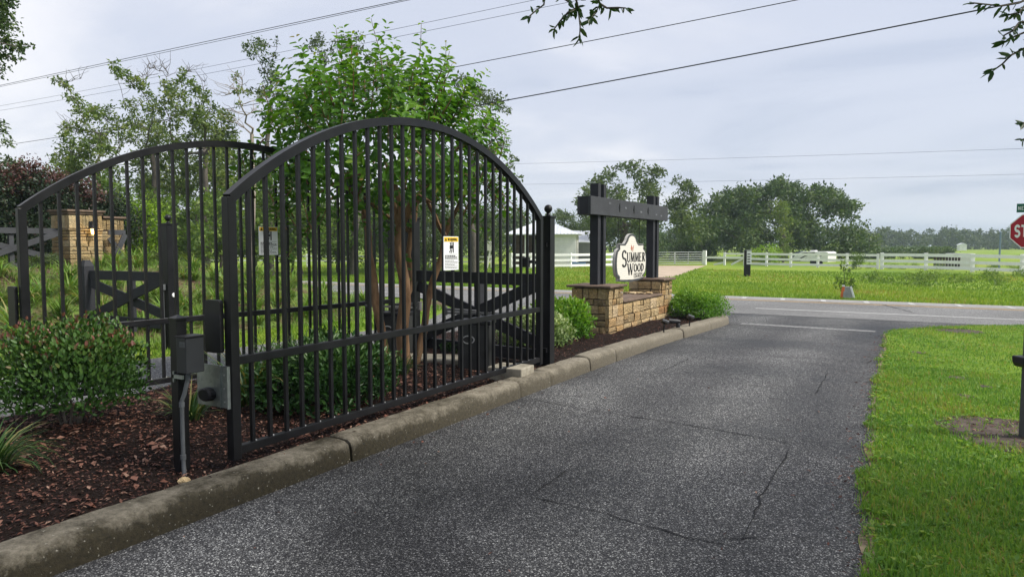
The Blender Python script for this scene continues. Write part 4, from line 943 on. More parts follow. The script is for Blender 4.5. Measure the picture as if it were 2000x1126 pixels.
MB().box(.95, 1.45, -1.012, -1.001, .85, 1.1).build('window', M_GLASS, bd); MB().box(.25, .68, -1.012, -1.001, .35, 1.15).build('door', M_SIDING, bd)
for x in (.75, 1.25):
    w_ = MB().lathe([(.27, -.1), (.3, -.07), (.3, .07), (.27, .1)], n=16).build('wheel', M_RUBBER, ct); w_.rotation_euler = (R(90), 0, 0); w_.location = (x, -.92, .3)
MB().box(-1.9, -1.15, -.5, .5, .38, .46).build('hitch', M_STEEL, ct); MB().box(.2, .6, -.3, .3, 1.302, 1.42).build('roof_vent', M_RV, ct)
MB().prism([(-2.3, .35), (-.9, .35), (-.5, 1.25), (-1.3, 1.32), (-2.2, 1.0)], (0, 1.6, 0), (1, 0, 0), (0, 0, 1), .5).build('tarp_cover', mat('blue_grey_tarp', (.10, .13, .17), .6, .3, 4), ct)
q = G(1872, 524, -.03); o = thing('white_tank', 'plain white box-shaped tank behind the right fence, beside the dark pallets', 'tank', q, R(-6))
MB().box(-.75, .75, -.4, .4, .08, .98).build('shell', M_RV, o, bevel=.04); MB().box(-.75, .75, -.42, .42, .98, 1.02).build('lid', M_WHITE, o); MB().box(-.7, .7, -.35, .35, 0, .078).build('skid', M_BROWNW, o)
for k, nm in enumerate(('lower row of dark upright pallets leaning behind the right fence', 'upper row of dark pallets stacked on the lower row behind the right fence')):
    q = G(1849, 525, -.03); o = thing('pallet_stack', nm, 'pallets', (q.x, q.y-.65, -.03+k*.47), R(-6), 'dark pallets behind the fence')
    for i in range(9): MB().prism([(-.05, .0), (.075, 0), (.06+.03*random.random(), .40), (-.045, .40)], (-.72+i*.17, .12, .03), (1, 0, 0), (0, 0, 1), .24).build('slat', M_DARKIN if k == 0 else mat('dark_brown_slat', (.05, .035, .03), .8), o)
    MB().box(-.8, .82, -.15, .15, 0, .028).build('runner', M_BROWNW, o); MB().box(-.8, .82, -.15, .15, .432, .462).build('runner', M_BROWNW, o)
# barn and shed beyond the road
B0 = G(1060, 519.5, -.03); bn = thing('barn', 'cream barn with pale metal hip roof behind the white fence, left of the estate sign', 'barn', B0, R(22))
W0, W1, DP, EZ, AZ_ = -2.75, 2.45, 4.6, 2.35, 3.45
sd = MB().box(.2, W1, 0, DP, 0, EZ).build('wall', M_SIDING, bn)
for k in range(15): MB().beam((.2, -.012, .08+k*.15), (W1+.012, -.012, .08+k*.15), .02, .135, (0, .12, 1)).build('siding_board', M_SIDING, sd)
for k in range(15): MB().beam((W1+.012, 0, .08+k*.15), (W1+.012, DP, .08+k*.15), .02, .135, (-.12, 0, 1)).build('siding_board', M_SIDING, sd)
MB().box(W0+.1, .19, 2.6, DP, 0, EZ).build('back_wall', M_BROWNW, bn)
MB().box(-.9, .15, 2.3, 2.55, 0, 2.0).build('stall_front', M_GREYSID, bn); MB().box(-2.3, -1.2, 2.2, 2.5, 0, 1.2).build('stall_front', M_BROWNW, bn)
for x in (W0+.1, -1.3, .1): MB().box(x-.07, x+.07, .02, .16, 0, EZ-.01).build('porch_post', M_WHITEW, bn)
rf = MB(); x0, x1, y0, y1 = W0-.25, W1+.35, -.35, DP+.3; cx, cy = -.15, DP/2
rf.add([(x0,y0,EZ),(x1,y0,EZ),(x1,y1,EZ),(x0,y1,EZ),(cx-.35,cy,AZ_),(cx+.35,cy,AZ_),(x0,y0,EZ+.05),(x1,y0,EZ+.05),(x1,y1,EZ+.05),(x0,y1,EZ+.05)], [(0,3,2,1),(0,1,7,6),(1,2,8,7),(2,3,9,8),(3,0,6,9),(6,7,5,4),(7,8,5),(8,9,4,5),(9,6,4)])
ro = rf.build('roof', M_ROOF, bn)
rb = MB()
for i in range(22):
    x = x0+.1+i*(x1-x0-.2)/21; s_ = (x-x0)/(cx-.35-x0) if x < cx-.35 else ((x1-x)/(x1-cx-.35) if x > cx+.35 else 1); s_ = min(1, s_)
    rb.beam((x, y0, EZ+.06), (x, y0+(cy-y0)*s_, EZ+.05+(AZ_-EZ-.05)*s_+.01), .05, .03)
tag(rb.build('roof_rib', M_ROOF, ro), kind='stuff')
q = G(1140, 516, -.03); sh = thing('shed', 'small grey metal shed with light lean-to roof beside the cream barn', 'shed', q, R(22))
MB().box(-2.3, 1.4, 0, 3, 0, 1.75).build('wall', M_GREYSID, sh)
MB().add([(-2.5,-.3,1.76),(1.7,-.3,1.76),(1.7,3.2,2.75),(-2.5,3.2,2.75),(-2.5,-.3,1.82),(1.7,-.3,1.82),(1.7,3.2,2.81),(-2.5,3.2,2.81)], [(0,3,2,1),(4,5,6,7),(0,1,5,4),(1,2,6,5),(2,3,7,6),(3,0,4,7)]).build('roof', M_ROOF, sh)
for k in range(14): MB().box(-2.25+k*.27, -2.2+k*.27, -.03, -.001, .05, 1.74).build('rib', M_GREYSID, sh)
q = G(951, 524, -.03); o = thing('leaning_sign', 'leaning pale post with a blank cream board left of the barn', 'sign', q, R(25))
MB().beam((0, 0, 0), (.32, 0, 1.75), .1, .1).build('post', M_WHITEW, o); MB().box(.0, .55, -.09, -.055, 1.2, 1.85).build('board', M_SIDING, o)
q = G(1130, 520, -.03); o = thing('feed_trough', 'low blue and brown trough at the foot of the shed, behind the fence', 'trough', q, R(20))
MB().box(-.5, .5, -.2, .2, .05, .3).build('tub', mat('blue_tub', (.12, .22, .42), .5), o); MB().box(-.45, -.35, -.15, .15, -.02, .049).box(.35, .45, -.15, .15, -.02, .049).build('foot', M_BROWNW, o)
q = G(1881, 483, -.03); q = D(1881, 484, 190); q.z = -.03; o = thing('field_shed', 'tiny white shed far off where the pasture meets the woods', 'shed', q, R(20))
MB().box(-.9, .9, 0, 1.5, 0, 1.5).build('wall', M_RV, o); MB().prism([(-1.1, 1.5), (1.1, 1.5), (0, 2.0)], (0, 1.6, 0), (1, 0, 0), (0, 0, 1), 1.7).build('roof', M_ROOF, o)

# ================================================================== STOP SIGN, STREET SIGN, SCANNER POST (right edge)
p0 = D(2012, 451, 13.0); ss = thing('stop_sign', 'red octagonal stop sign with green street name blades at the right edge', 'stop sign', (p0.x, p0.y, 0), R(-4))
hz = p0.z
MB().tube([(0, .03, -.05), (0, .03, hz+.62)], .026, 8).build('pole', M_PIPEGATE, ss, smooth=True)
oct_ = lambda r: [(r*math.cos(R(22.5+45*k)), r*math.sin(R(22.5+45*k))) for k in range(8)]
MB().prism(oct_(.333), (0, 0, hz), (1, 0, 0), (0, 0, 1), .004).build('plate', M_WHITE, ss)
MB().prism(oct_(.316), (0, -.0042, hz), (1, 0, 0), (0, 0, 1), .002).build('red_face', M_RED, ss)
word('STOP', ss, (-.235, -.0064, hz-.105), (1, 0, 0), (0, 0, 1), .21, M_WHITE, .19, .19, False, .70, .05, .002)
MB().box(-.215, .62, -.004, .0, hz+.34, hz+.50).build('street_blade', M_GREEN, ss)
word('NE', ss, (-.195, -.0045, hz+.385), (1, 0, 0), (0, 0, 1), .065, M_WHITE, .16, .16, False, .9, .1, .002); word('C', ss, (-.04, -.0045, hz+.37), (1, 0, 0), (0, 0, 1), .105, M_WHITE, .16, .16, False, .8, .1, .002)
q = G(2006, 858, 0); pp = thing('scanner_post', 'grey post with a black hooded scanner in bare soil, right edge', 'post', (q.x, q.y, 0), R(30))
MB().beam((-.002, 0, -.05), (.012, 0, 1.80), .085, .085, (0, 1, 0)).build('shaft', M_OLDWOOD, pp, bevel=.004)
hd = MB(); n = 14
for i in range(n+1):
    a = R(200-220*i/n); 
    for y in (-.09, .1): hd.v.append((-.035+.055*math.cos(a)-.03*(y < 0), y, .66+.055*math.sin(a)))
for i in range(n): hd.f.append((2*i, 2*i+1, 2*i+3, 2*i+2))
ho = MB().prism([(-.11, .69), (-.02, .69), (-.02, .60), (-.085, .60), (-.105, .635)], (0, .07, 0), (1, 0, 0), (0, 0, 1), .14).build('scanner_hood', M_BLACKP, pp, bevel=.01)
MB().tube([(.03, -.06, .5), (.0, -.07, .12), (-.03, -.08, -.03)], .009, 6).build('cable', M_CONDUIT, pp)

# ================================================================== POWER LINES along the road
def cable(label, Y0, px, r=.014):
    pts = []
    for u, v in px:
        rr, hh = ray(u, v); X = (rr*.866*Y0-.5*Y0)/(.866+.5*rr); d = -.5*X+.866*Y0; pts.append(Vector((X, Y0, CAMZ+hh*d)))
    P = np.array(pts); 
    def ev(t): return Vector([float(np.interp(t, range(len(P)), P[:, k])) for k in range(3)])
    # smooth sag through the surveyed points: quadratic fit of height along X
    deg = 2 if len(px) > 2 else 1; c_ = np.polyfit(P[:, 0], P[:, 2], deg); x0, x1 = P[:, 0].min()-18, P[:, 0].max()+12
    if deg == 1:
        mid = (P[0, 0]+P[-1, 0])/2; k_ = 2e-4
        f = lambda x: float(np.polyval(c_, x)+k_*((x-P[0, 0])*(x-P[-1, 0])))
    else: f = lambda x: float(np.polyval(c_, x))
    o = MB().tube([(x, Y0, f(x)) for x in np.linspace(x0, x1, 40)], r, 5).build('power_line', M_WIRE); tag(o, label, 'power line', 'power lines along the road'); return o
cable('paired overhead cable highest at the upper left, upper strand', 25.0, [(0, 167), (390, 84), (788, 0)], .016)
cable('paired overhead cable highest at the upper left, lower strand', 25.0, [(0, 169.5), (390, 88), (800, 0)], .012)
cable('thin overhead wire, upper of the thin pair running behind the crape myrtle top', 26.5, [(0, 207), (520, 108), (1045, 0)], .009)
cable('thin overhead wire, lower of the thin pair running behind the crape myrtle top', 26.5, [(0, 216), (520, 122), (1045, 18)], .009)
cable('overhead cable passing behind the middle of the crape myrtle crown to the top right', 24.2, [(0, 285), (515, 200), (1040, 102), (1557, 0)], .015)
cable('thick overhead cable running from the stone pillar side up to the top right corner', 23.5, [(30, 351), (231, 321), (920, 210), (1040, 186), (1500, 102), (1950, 10)], .021)
cable('faint far wire, upper of two crossing the sky above the right pasture', 46, [(1000, 320), (2000, 290)], .007)
cable('faint far wire, lower of two crossing the sky above the right pasture', 46, [(1020, 360), (2000, 340)], .006)

# ================================================================== VEGETATION
def clump_leaves(cl, dens, L, ratio=.5, flat=.8, rmin=.25, twig=True):
    Ps, Ts, Ns, Rn = [], [], [], []
    for c, r in cl:
        n = max(12, int(dens*r*r/(L*L)*.27)); c = np.array(c)
        # sub-sprays inside the clump leave ragged outlines and gaps
        k = max(5, int(n/22)); sub = rdir(k)*(rmin+(1-rmin)*rng.random(k)**.6)[:, None]*r*np.array([1, 1, flat])
        idx = rng.integers(0, k, n); off = rng.normal(0, 1, (n, 3))*min(r*.26, L*2.2)
        P = c+sub[idx]+off; out = nrmz(sub[idx]+off*.6+np.array([0, 0, .1*r]))
        T = nrmz(out*.6+rdir(n)); Nn = nrmz(rdir(n)+np.array([0, 0, .9])+out*.4)
        Ps.append(P); Ts.append(T); Ns.append(Nn); Rn.append(np.clip(rng.random(k)[idx]*.6+rng.random(n)*.45, 0, 1))
    P = np.concatenate(Ps); n = len(P)
    return P, np.concatenate(Ts), np.concatenate(Ns), L*rng.uniform(.6, 1.3, n), None, np.concatenate(Rn)
def foliage(name, cl, dens, L, m, parent, ratio=.5, six=False, flat=.8, rmin=.25):
    P, T, Nn, l, _, rn = clump_leaves(cl, dens, L, ratio, flat, rmin)
    return leaves(name, P, T, Nn, l, l*ratio*rng.uniform(.8, 1.2, len(l)), m, parent, rn, six)
def bend(a, b, k=5, sag=.1, jit=.05):
    a = Vector(a); b = Vector(b); L = (b-a).length; o = []
    for i in range(k+1):
        t_ = i/k; p = a.lerp(b, t_)+Vector((0, 0, math.sin(math.pi*t_)*sag*L))
        if 0 < i < k: p += Vector((random.gauss(0, jit*L), random.gauss(0, jit*L), random.gauss(0, jit*L*.6)))
        o.append(p)
    return o
def limb(mb, pts, r0, r1, n=6): k = len(pts)-1; mb.tube(pts, [r0+(r1-r0)*(i/k)**.8 for i in range(k+1)], n)

# ---- crape myrtle in the median
cb_ = Vector((-5.42, 6.62, .12)); cm = thing('crape_myrtle', 'leafy crape myrtle with several bare trunks growing in the median between the two gates', 'tree', cb_)
tr = MB(); stems = []
for (dx, dy, tx, ty, th, r) in ((-.10, -.02, -.50, .10, 1.75, .062), (.10, .05, .16, -.10, 1.8, .085), (.16, .10, .55, .25, 1.7, .05), (-.02, .12, -.15, .5, 1.75, .05)):
    a = cb_+Vector((dx, dy, -.1)); b_ = cb_+Vector((tx, ty, th-.12)); p = bend(a, b_, 6, 0, .014); k = len(p)-1
    tr.tube(p, [r*(1.25 if i == 0 else 1)*(1-.35*i/k) for i in range(k+1)], 9); stems.append(b_)
    for q in range(4):
        e_ = b_+Vector((random.gauss(0, .45), random.gauss(0, .45), random.uniform(.4, 1.0))); limb(tr, bend(b_, e_, 4, .05, .04), r*.6, .012); stems.append(e_)
tr.build('trunk', M_CRAPEBARK, cm, world=True, smooth=True)
# leafy shoots: opposite pairs along whips, longer and upright at the top
Pl, Tl, Nl, Ll, Rl = [], [], [], [], []
cc = Vector((-5.52, 6.50, 2.74)); wh = MB()
def shoot(p, d, length, lf, bright, vis=False, step=.052):
    d = d.normalized(); n = max(4, int(length/step)); sidev = d.cross(Vector((random.gauss(0, 1), random.gauss(0, 1), .2))).normalized(); pts = [p.copy()]; q = p.copy()
    for i in range(n):
        f_ = i/n; d = (d+Vector((random.gauss(0, .05), random.gauss(0, .05), .05 if d.z > .3 else -.035))).normalized(); q = q+d*(length/n); pts.append(q.copy())
        sidev = Matrix.Rotation(R(random.uniform(60, 120)), 3, d) @ sidev; sidev = (sidev-d*sidev.dot(d)).normalized()
        for sg in (1, -1):
            if random.random() < .12: continue
            t_ = (sidev*sg+d*random.uniform(.15, .8)+Vector((0, 0, random.uniform(-.35, .25)))).normalized()
            Pl.append(q+t_*.012); Tl.append(t_); Nl.append((d+Vector((0, 0, .7))+Vector((random.gauss(0, .4), random.gauss(0, .4), 0)))); Ll.append(lf*random.uniform(.7, 1.15)*(1-.55*max(0, f_-.62)/.38)); Rl.append(min(1, bright+.35*random.random()+(.35*(f_-.6)/.4 if f_ > .6 else 0)))
    if vis: wh.tube(pts, [.007*(1-i/len(pts))+.0022 for i in range(len(pts))], 5)
for i in range(225):
    a = random.uniform(0, 2*math.pi); z = random.uniform(-.75, 1); rr = math.sqrt(max(0, 1-z*z)); u_ = random.uniform(.45, 1)**.7
    d = Vector((math.cos(a)*rr, math.sin(a)*rr, z)); p = cc+Vector((d.x*1.24*u_, d.y*1.18*u_, d.z*(.85 if z > 0 else .72)*u_-.0))
    up = Vector((d.x*.8, d.y*.8, .55+max(0, z)*1.0 if z > -.2 else -.15)); shoot(p, up+Vector((random.gauss(0, .25), random.gauss(0, .25), 0)), random.uniform(.30, .62), .118, .12+.36*random.random(), i % 3 == 0)
for (u, v, d_, l) in ((655, 50, 8.5, 1.0), (695, 90, 8.7, .7), (748, 42, 8.6, 1.1), (765, 120, 8.3, .6), (825, 48, 8.5, .95), (835, 120, 8.8, .6), (885, 92, 8.6, .9), (912, 145, 8.4, .6), (610, 110, 8.7, .65), (505, 165, 8.3, .7), (560, 180, 8.6, .5), (980, 250, 8.5, .7), (1008, 255, 8.3, .75), (985, 285, 8.8, .6), (510, 260, 8.2, .5), (450, 300, 8.0, .55), (520, 215, 8.1, .5), (545, 240, 8.3, .5), (480, 285, 8.1, .5), (535, 310, 8.1, .45), (500, 320, 8.0, .45), (590, 150, 8.5, .55), (960, 215, 8.6, .55), (1000, 320, 8.3, .5),
                      (640, 130, 8.6, .6), (720, 110, 8.5, .7), (790, 100, 8.6, .7), (860, 160, 8.5, .6), (930, 200, 8.4, .6)):
    tip = D(u, v, d_); sd_ = (tip-cc); base = tip-Vector((sd_.x*.28, sd_.y*.28, .9)).normalized()*l; shoot(base, tip-base, l, .125, .36, True, .066)
    c_ = base-Vector((sd_.x*.2, sd_.y*.2, .35)); shoot(c_, base-c_+Vector((0, 0, .2)), .45, .12, .25, True)
for (u, v, d_) in ((990, 425, 8.4), (930, 415, 8.5), (1010, 415, 8.3), (960, 460, 8.5), (590, 470, 8.2), (560, 500, 8.2), (800, 540, 8.6), (770, 480, 8.3), (745, 470, 8.2), (520, 420, 8.0), (440, 330, 8.0), (1035, 420, 8.4), (880, 430, 8.4), (620, 440, 8.2), (690, 440, 8.3)):
    tip = D(u, v, d_); b_ = tip+Vector((-.25*(tip.x-cc.x), -.25*(tip.y-cc.y), .35)); shoot(b_, tip-b_, (tip-b_).length, .11, .35 if u > 900 else .15, True)
n = 1100; dd = rdir(n)*rng.random((n, 1))**.4*np.array([1.3, 1.2, .85])
P_ = np.concatenate([np.array([tuple(x) for x in Pl]), np.array(cc)+dd+np.array([0, 0, -.1])]); T_ = np.concatenate([np.array([tuple(x) for x in Tl]), rdir(n)]); N_ = np.concatenate([np.array([tuple(x) for x in Nl]), rdir(n)+np.array([0, 0, 1.])])
L_ = np.concatenate([np.array(Ll), rng.uniform(.08, .12, n)]); R_ = np.concatenate([np.array(Rl), rng.random(n)*.4])
leaves('foliage', P_, T_, nrmz(N_), L_, L_*.52, M_CRAPE, cm, R_, True, .16, .22)
tag(wh.build('twigs', M_CRAPEBARK, cm, world=True), kind='stuff')

# ---- clipped and loose shrubs
def shrub(label, c, rx, ry, h, n, L, m, ratio=.5, six=True, ragged=.22, stems=7, zb=.06, low=.12, grp=None, name='shrub', upright=.5):
    c = Vector((c[0], c[1], zb)); o = thing(name, label, 'shrub', c, 0, grp)
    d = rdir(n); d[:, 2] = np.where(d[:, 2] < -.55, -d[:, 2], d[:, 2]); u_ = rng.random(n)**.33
    bump = 1+ragged*(np.sin(5*d[:, 0]+3*d[:, 2]+rng.random()*6)*np.sin(4*d[:, 1]-2*d[:, 2]+rng.random()*6))+rng.normal(0, ragged*.28, n)
    ctr = np.array([c.x, c.y, zb+low+(h-low)*.45]); P = ctr+d*(u_*bump)[:, None]*np.array([rx, ry, (h-low)*.55])
    T = nrmz(d*.7+rdir(n)*.75+np.array([0, 0, upright])); Nn = nrmz(d+rdir(n)*.6+np.array([0, 0, .5])); l = L*rng.uniform(.65, 1.25, n)
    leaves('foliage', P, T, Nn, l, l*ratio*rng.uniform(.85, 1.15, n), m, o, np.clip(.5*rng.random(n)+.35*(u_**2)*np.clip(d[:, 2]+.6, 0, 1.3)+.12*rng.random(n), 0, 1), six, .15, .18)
    mb = MB()
    for i in range(stems):
        a = random.uniform(0, 6.28); e_ = Vector((math.cos(a)*rx*.6, math.sin(a)*ry*.6, h*random.uniform(.5, .85))); limb(mb, bend((random.gauss(0, .03), random.gauss(0, .03), -.05), e_, 4, -.03, .04), .014, .004, 5)
    mb.build('stems', M_BARK, o); return o
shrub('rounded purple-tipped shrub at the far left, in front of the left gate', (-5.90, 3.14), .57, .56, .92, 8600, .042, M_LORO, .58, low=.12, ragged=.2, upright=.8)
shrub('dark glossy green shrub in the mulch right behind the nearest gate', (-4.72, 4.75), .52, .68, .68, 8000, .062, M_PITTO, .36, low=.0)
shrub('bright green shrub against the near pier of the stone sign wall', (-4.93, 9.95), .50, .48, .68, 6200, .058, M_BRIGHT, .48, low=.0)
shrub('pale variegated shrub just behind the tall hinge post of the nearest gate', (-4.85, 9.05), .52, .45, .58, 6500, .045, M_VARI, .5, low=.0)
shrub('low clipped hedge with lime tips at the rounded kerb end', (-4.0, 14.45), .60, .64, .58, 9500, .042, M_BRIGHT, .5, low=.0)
q = G(845, 700, .12); shrub('tiny sprawling weed between the concrete slab and the crossbuck panel', (q.x+.05, q.y+.35), .22, .18, .22, 300, .04, M_PITTO, .45, low=0, stems=3)

# ---- strap-leaved clumps
def strap_mesh(n, L, w, spread, up):
    a = rng.uniform(0, 2*np.pi, n); k = 6; s_ = np.linspace(0, 1, k); C = np.zeros((n, k, 3)); ln = L*rng.uniform(.55, 1.15, n); bd = rng.uniform(.5, 1.5, n)*spread; r0 = np.abs(rng.normal(0, .05, n))
    d = np.stack([np.cos(a), np.sin(a), 0*a], 1); P = d*r0[:, None]; C[:, 0] = P
    for i in range(1, k):
        th = np.clip(.12+bd*(s_[i]**1.25)*up, 0, 2.7); P = P+(d*np.sin(th)[:, None]+np.array([0, 0, 1.])*np.cos(th)[:, None])*(ln/(k-1))[:, None]; C[:, i] = P
    C[..., 2] = np.maximum(C[..., 2], .01)
    Wd = w*rng.uniform(.7, 1.2, n)[:, None]*np.array([.7, 1, 1, .85, .6, .08])[None]; Sd = np.stack([-np.sin(a), np.cos(a), 0*a], 1); return C, Wd, Sd
def strap_plant(name, label, cat, loc, n, L, w, m, spread=1.5, up=1.0, group=None, rz=0):
    o = ribbons(name, *strap_mesh(n, L, w, spread, up), m, None); o.location = loc; o.rotation_euler = (0, 0, rz); return tag(o, label, cat, group)
q = G(-25, 935, .12); strap_plant('liriope_clump', 'large arching liriope clump in the lower left corner by the kerb', 'ornamental grass', (q.x, q.y, .10), 230, .50, .0068, M_LIRI, 1.7)
for lab, (x, y), h, n in (('tall strappy clump right behind the latch end of the nearest gate', (-5.22, 4.30), .78, 190), ('strappy clump a step farther behind the tall strappy clump, in the middle of the median', (-5.45, 5.0), .72, 170),
                          ('strappy clump at the foot of the left gate, before the crape myrtle', (-5.75, 5.5), .62, 160), ('strappy clump close to the base of the crape myrtle trunks', (-5.75, 6.05), .5, 120), ('short strappy clump beside the dark glossy shrub', (-5.25, 3.72), .42, 100), ('low strappy tuft right of the crape myrtle trunks', (-5.0, 6.15), .4, 90)):
    strap_plant('strap_leaf_clump', lab, 'ornamental grass', (x, y, .10), n, h, .008, M_LIRI, 1.25, group='strap-leaved clumps in the median')
protos = [ribbons('liriope_clump', *strap_mesh(70, .40, .010, 1.5, 1.0), M_LIRIL, None) for _ in range(4)]
for p in protos: tag(p, 'pale green liriope clump planted in the mulch of the left bank', 'ornamental grass', 'liriope clumps on the left bank')
spots = []
for u, v in ((20,590),(10,660),(60,640),(120,600),(130,560),(100,660),(150,640),(60,580),(30,540),(110,540),(190,570),(215,535),(270,560),(300,540),(205,620),(290,600),(230,520),(310,510),(360,540),(370,600),(385,570),(400,620),(420,560),(440,600),(440,530),(470,560),(480,600),(500,545),(510,580),(530,560),(540,600),(560,575),(590,590),(620,585),(655,590),(690,592),(365,515),(405,512),(455,515),(345,640),(375,650),(420,650),(265,640),(5,620),(140,520),(555,610),(600,610),(520,625),(640,605),(475,540),(85,515),(180,600),(240,600)):
    # nearest ground point of the bank along this bearing
    for d_ in np.arange(9, 24, .1):
        pt = D(u, v, d_)
        if pt.z < float(bz(pt.x, pt.y)): break
    x, y = pt.x, pt.y
    if x > -10.1: continue
    for _ in range(2): spots.append((min(-10.2, x+random.gauss(0, .45)), y+random.gauss(0, .5)))
for i, (x, y) in enumerate(spots):
    o = protos[i] if i < 4 else protos[i % 4].copy()
    if i >= 4: COL.objects.link(o)
    o.location = (x, y, float(bz(x, y))); o.rotation_euler = (0, 0, random.uniform(0, 6)); k = random.uniform(.9, 1.5); o.scale = (k, k, k)

# ---- dark hedge and shrubs of the bank
o = thing('hedge', 'tall dark purple-tinged hedge behind the stone pillar at the far left', 'hedge', (-20.6, 7.6, .9)); cl = []
for i in range(110):
    y = random.uniform(4, 12.3); top = np.interp(y, [2, 9.8, 11, 12.4], [2.35, 2.35, 2.15, 1.5]); cl.append(((-20.6+random.uniform(-.9, .9), y, .95+random.uniform(.1, top-.25)), random.uniform(.45, .7)))
foliage('foliage', cl, 150, .085, M_HEDGE, o, .55, flat=.9)
M_RHEDGE = mat_leaf('hedge_new_growth', [(0, (.045, .026, .02)), (.6, (.10, .046, .042)), (1, (.18, .09, .075))], .2)
cl = [((-20.6+random.uniform(-.9, .9), y, .95+np.interp(y, [2, 9.8, 11, 12.4], [2.35, 2.35, 2.15, 1.5])-random.uniform(-.12, .25)), random.uniform(.35, .5)) for y in [random.uniform(4.5, 12.2) for _ in range(44)]]
foliage('new_growth', cl, 120, .085, M_RHEDGE, o, .55, flat=.8)
o = thing('shrub', 'yellow-green shrub peeking over the right shoulder of the stone pillar', 'shrub', (-20.2, 12.6, .8)); foliage('foliage', [((-20.2+random.uniform(-.7, .7), 12.3+random.uniform(-1.0, 1.0), 1.4+random.uniform(0, 1.1)), .45) for _ in range(12)], 130, .09, M_LIME, o)
o = thing('shrub', 'small silvery shrub at the foot of the stone pillar, under the crossbuck fence', 'shrub', (-17.9, 9.0, .95)); foliage('foliage', [((-17.6+random.uniform(-.15, .15), 8.95+random.uniform(-.3, .3), 1.1+random.uniform(0, .25)), .2) for _ in range(6)], 90, .05, M_GREYTREE, o)

# ---- trees from surveyed bearings: clumps (u, v, radius in picture units) at one distance
def tree(label, base_u, d, cl, leaf, m, trunk_r=.12, bark=M_BARK, dens=110, base_v=None, fork=None, jd=.06, name='tree', cat='tree', group=None, bare=(), flat=.8, ratio=.5, limbs=1.0, zb=-.05, lr=None):
    b_ = D(base_u, 500, d); b_.z = zb; o = thing(name, label, cat, b_, 0, group); C3 = []
    for (u, v, r) in cl:
        dd_ = d*(1+random.gauss(0, jd)); C3.append((D(u, v, dd_), r*dd_/FPX))
    foliage('foliage', C3, dens, leaf, m, o, ratio, flat=flat); mb = MB()
    fk = D(*fork, d) if fork else b_.lerp(sum((c for c, r in C3), Vector())/len(C3), .6)
    limb(mb, bend(b_, fk, 6, 0, .015), trunk_r*1.15, trunk_r*.7, 8); nodes = [(fk, trunk_r*.6)]
    # grow outward: each clump is reached from the nearest limb point that is lower
    for c, r in sorted(C3, key=lambda q: (q[0]-fk).length):
        if random.random() > limbs: continue
        best = min(nodes, key=lambda q: (q[0]-c).length+.9*max(0, q[0].z-c.z)); L = (c-best[0]).length
        if L < .05: continue
        p = bend(best[0], c, 5, .03, .045); r1 = max(.02, best[1]*.6); limb(mb, p, best[1]*.8, r1*.6, 6); nodes += [(p[3], r1*.9), (c, r1*.7)]
        for k in range(3):
            e_ = c+Vector((random.gauss(0, r*.7), random.gauss(0, r*.7), random.gauss(.2*r, r*.6))); limb(mb, bend(c, e_, 3, 0, .06), r1*.45, .006, 4)
    for (u, v) in bare:
        c = D(u, v, d*(1+random.gauss(0, .02))); best = min(nodes, key=lambda q: (q[0]-c).length+.9*max(0, q[0].z-c.z)); p = bend(best[0], c, 6, .02, .035); limb(mb, p, best[1]*.7, .010, 5); nodes.append((p[4], .02))
        for k in range(7):
            s_ = p[random.randrange(2, 6)]; e_ = s_+(c-best[0]).normalized()*random.uniform(.3, 1.0)*(c-best[0]).length*.4+Vector((random.gauss(0, .35), random.gauss(0, .35), random.uniform(0, .5))); limb(mb, bend(s_, e_, 3, 0, .08), .014, .005, 4)
    mb.build('trunk', bark, o, world=True, smooth=True); return o
G1 = 'half-bare trees beyond the left bank'
tree('leaning half-bare tree, leftmost of the row beyond the left gate', 205, 32, [(190,215,14),(135,270,16),(175,285,20),(190,345,24),(150,335,22),(205,265,12),(118,158,11),(128,170,10),(140,188,14),(165,215,18),(150,243,16),(180,232,18),(195,262,18),(140,300,26),(120,312,18),(165,310,24),(215,222,16),(232,248,18),(150,195,9),(185,285,18),(210,300,18),(225,330,22),(130,250,10)], .17, M_SPARSE, .15, fork=(190, 330), dens=110, group=G1, bare=((160,152),(122,242)))
tree('tall half-bare tree with dead crown, second from left beyond the left gate', 300, 34, [(292,190,12),(300,215,16),(310,265,22),(260,240,16),(285,285,22),(325,310,24),(270,320,24),(345,215,16),(222,128,11),(240,142,14),(262,165,16),(280,168,12),(330,178,20),(350,188,18),(318,202,20),(265,208,15),(275,240,20),(300,256,22),(332,235,20),(250,268,20),(215,288,18),(300,300,22),(340,280,22),(235,150,10),(245,205,10),(365,215,14)], .17, M_SPARSE, .17, fork=(296, 300), dens=110, group=G1, bare=((292,120),(325,128),(278,142),(300,132),(312,140)))
tree('half-bare tree with drooping right limbs, middle of the row beyond the left gate', 395, 33, [(395,235,16),(410,265,22),(380,270,20),(420,310,24),(370,320,24),(455,285,18),(460,310,20),(365,148,12),(380,168,15),(398,190,16),(410,216,20),(432,240,20),(442,262,18),(400,246,20),(425,268,20),(385,215,13),(355,160,10),(440,225,12),(372,235,14),(400,290,24),(440,295,20),(350,300,20)], .17, M_SPARSE, .15, fork=(402, 300), dens=110, group=G1, bare=((368,132),(400,155),(375,140)))
tree('bleached bare tree with forked pale limbs, left of the crape myrtle crown', 492, 30, [(458,150,9),(462,172,11),(476,182,11),(510,192,9),(470,205,8)], .15, M_SPARSE, .11, M_DEADBARK, fork=(492, 262), dens=75, group=G1, bare=((440,165),(470,150),(440,185),(520,200),(460,240),(448,215),(512,215)))
tree('dark slender tree rising behind the left edge of the crape myrtle crown', 530, 36, [(490,92,11),(513,86,14),(505,110,16),(520,130,14),(536,110,8),(525,152,16),(530,176,18),(545,190,16),(500,180,14),(555,215,20),(525,225,20),(540,80,6),(482,100,8)], .17, M_OAK, .15, fork=(528, 230), dens=95, group=G1)
G2 = 'grey-green trees behind the crape myrtle'
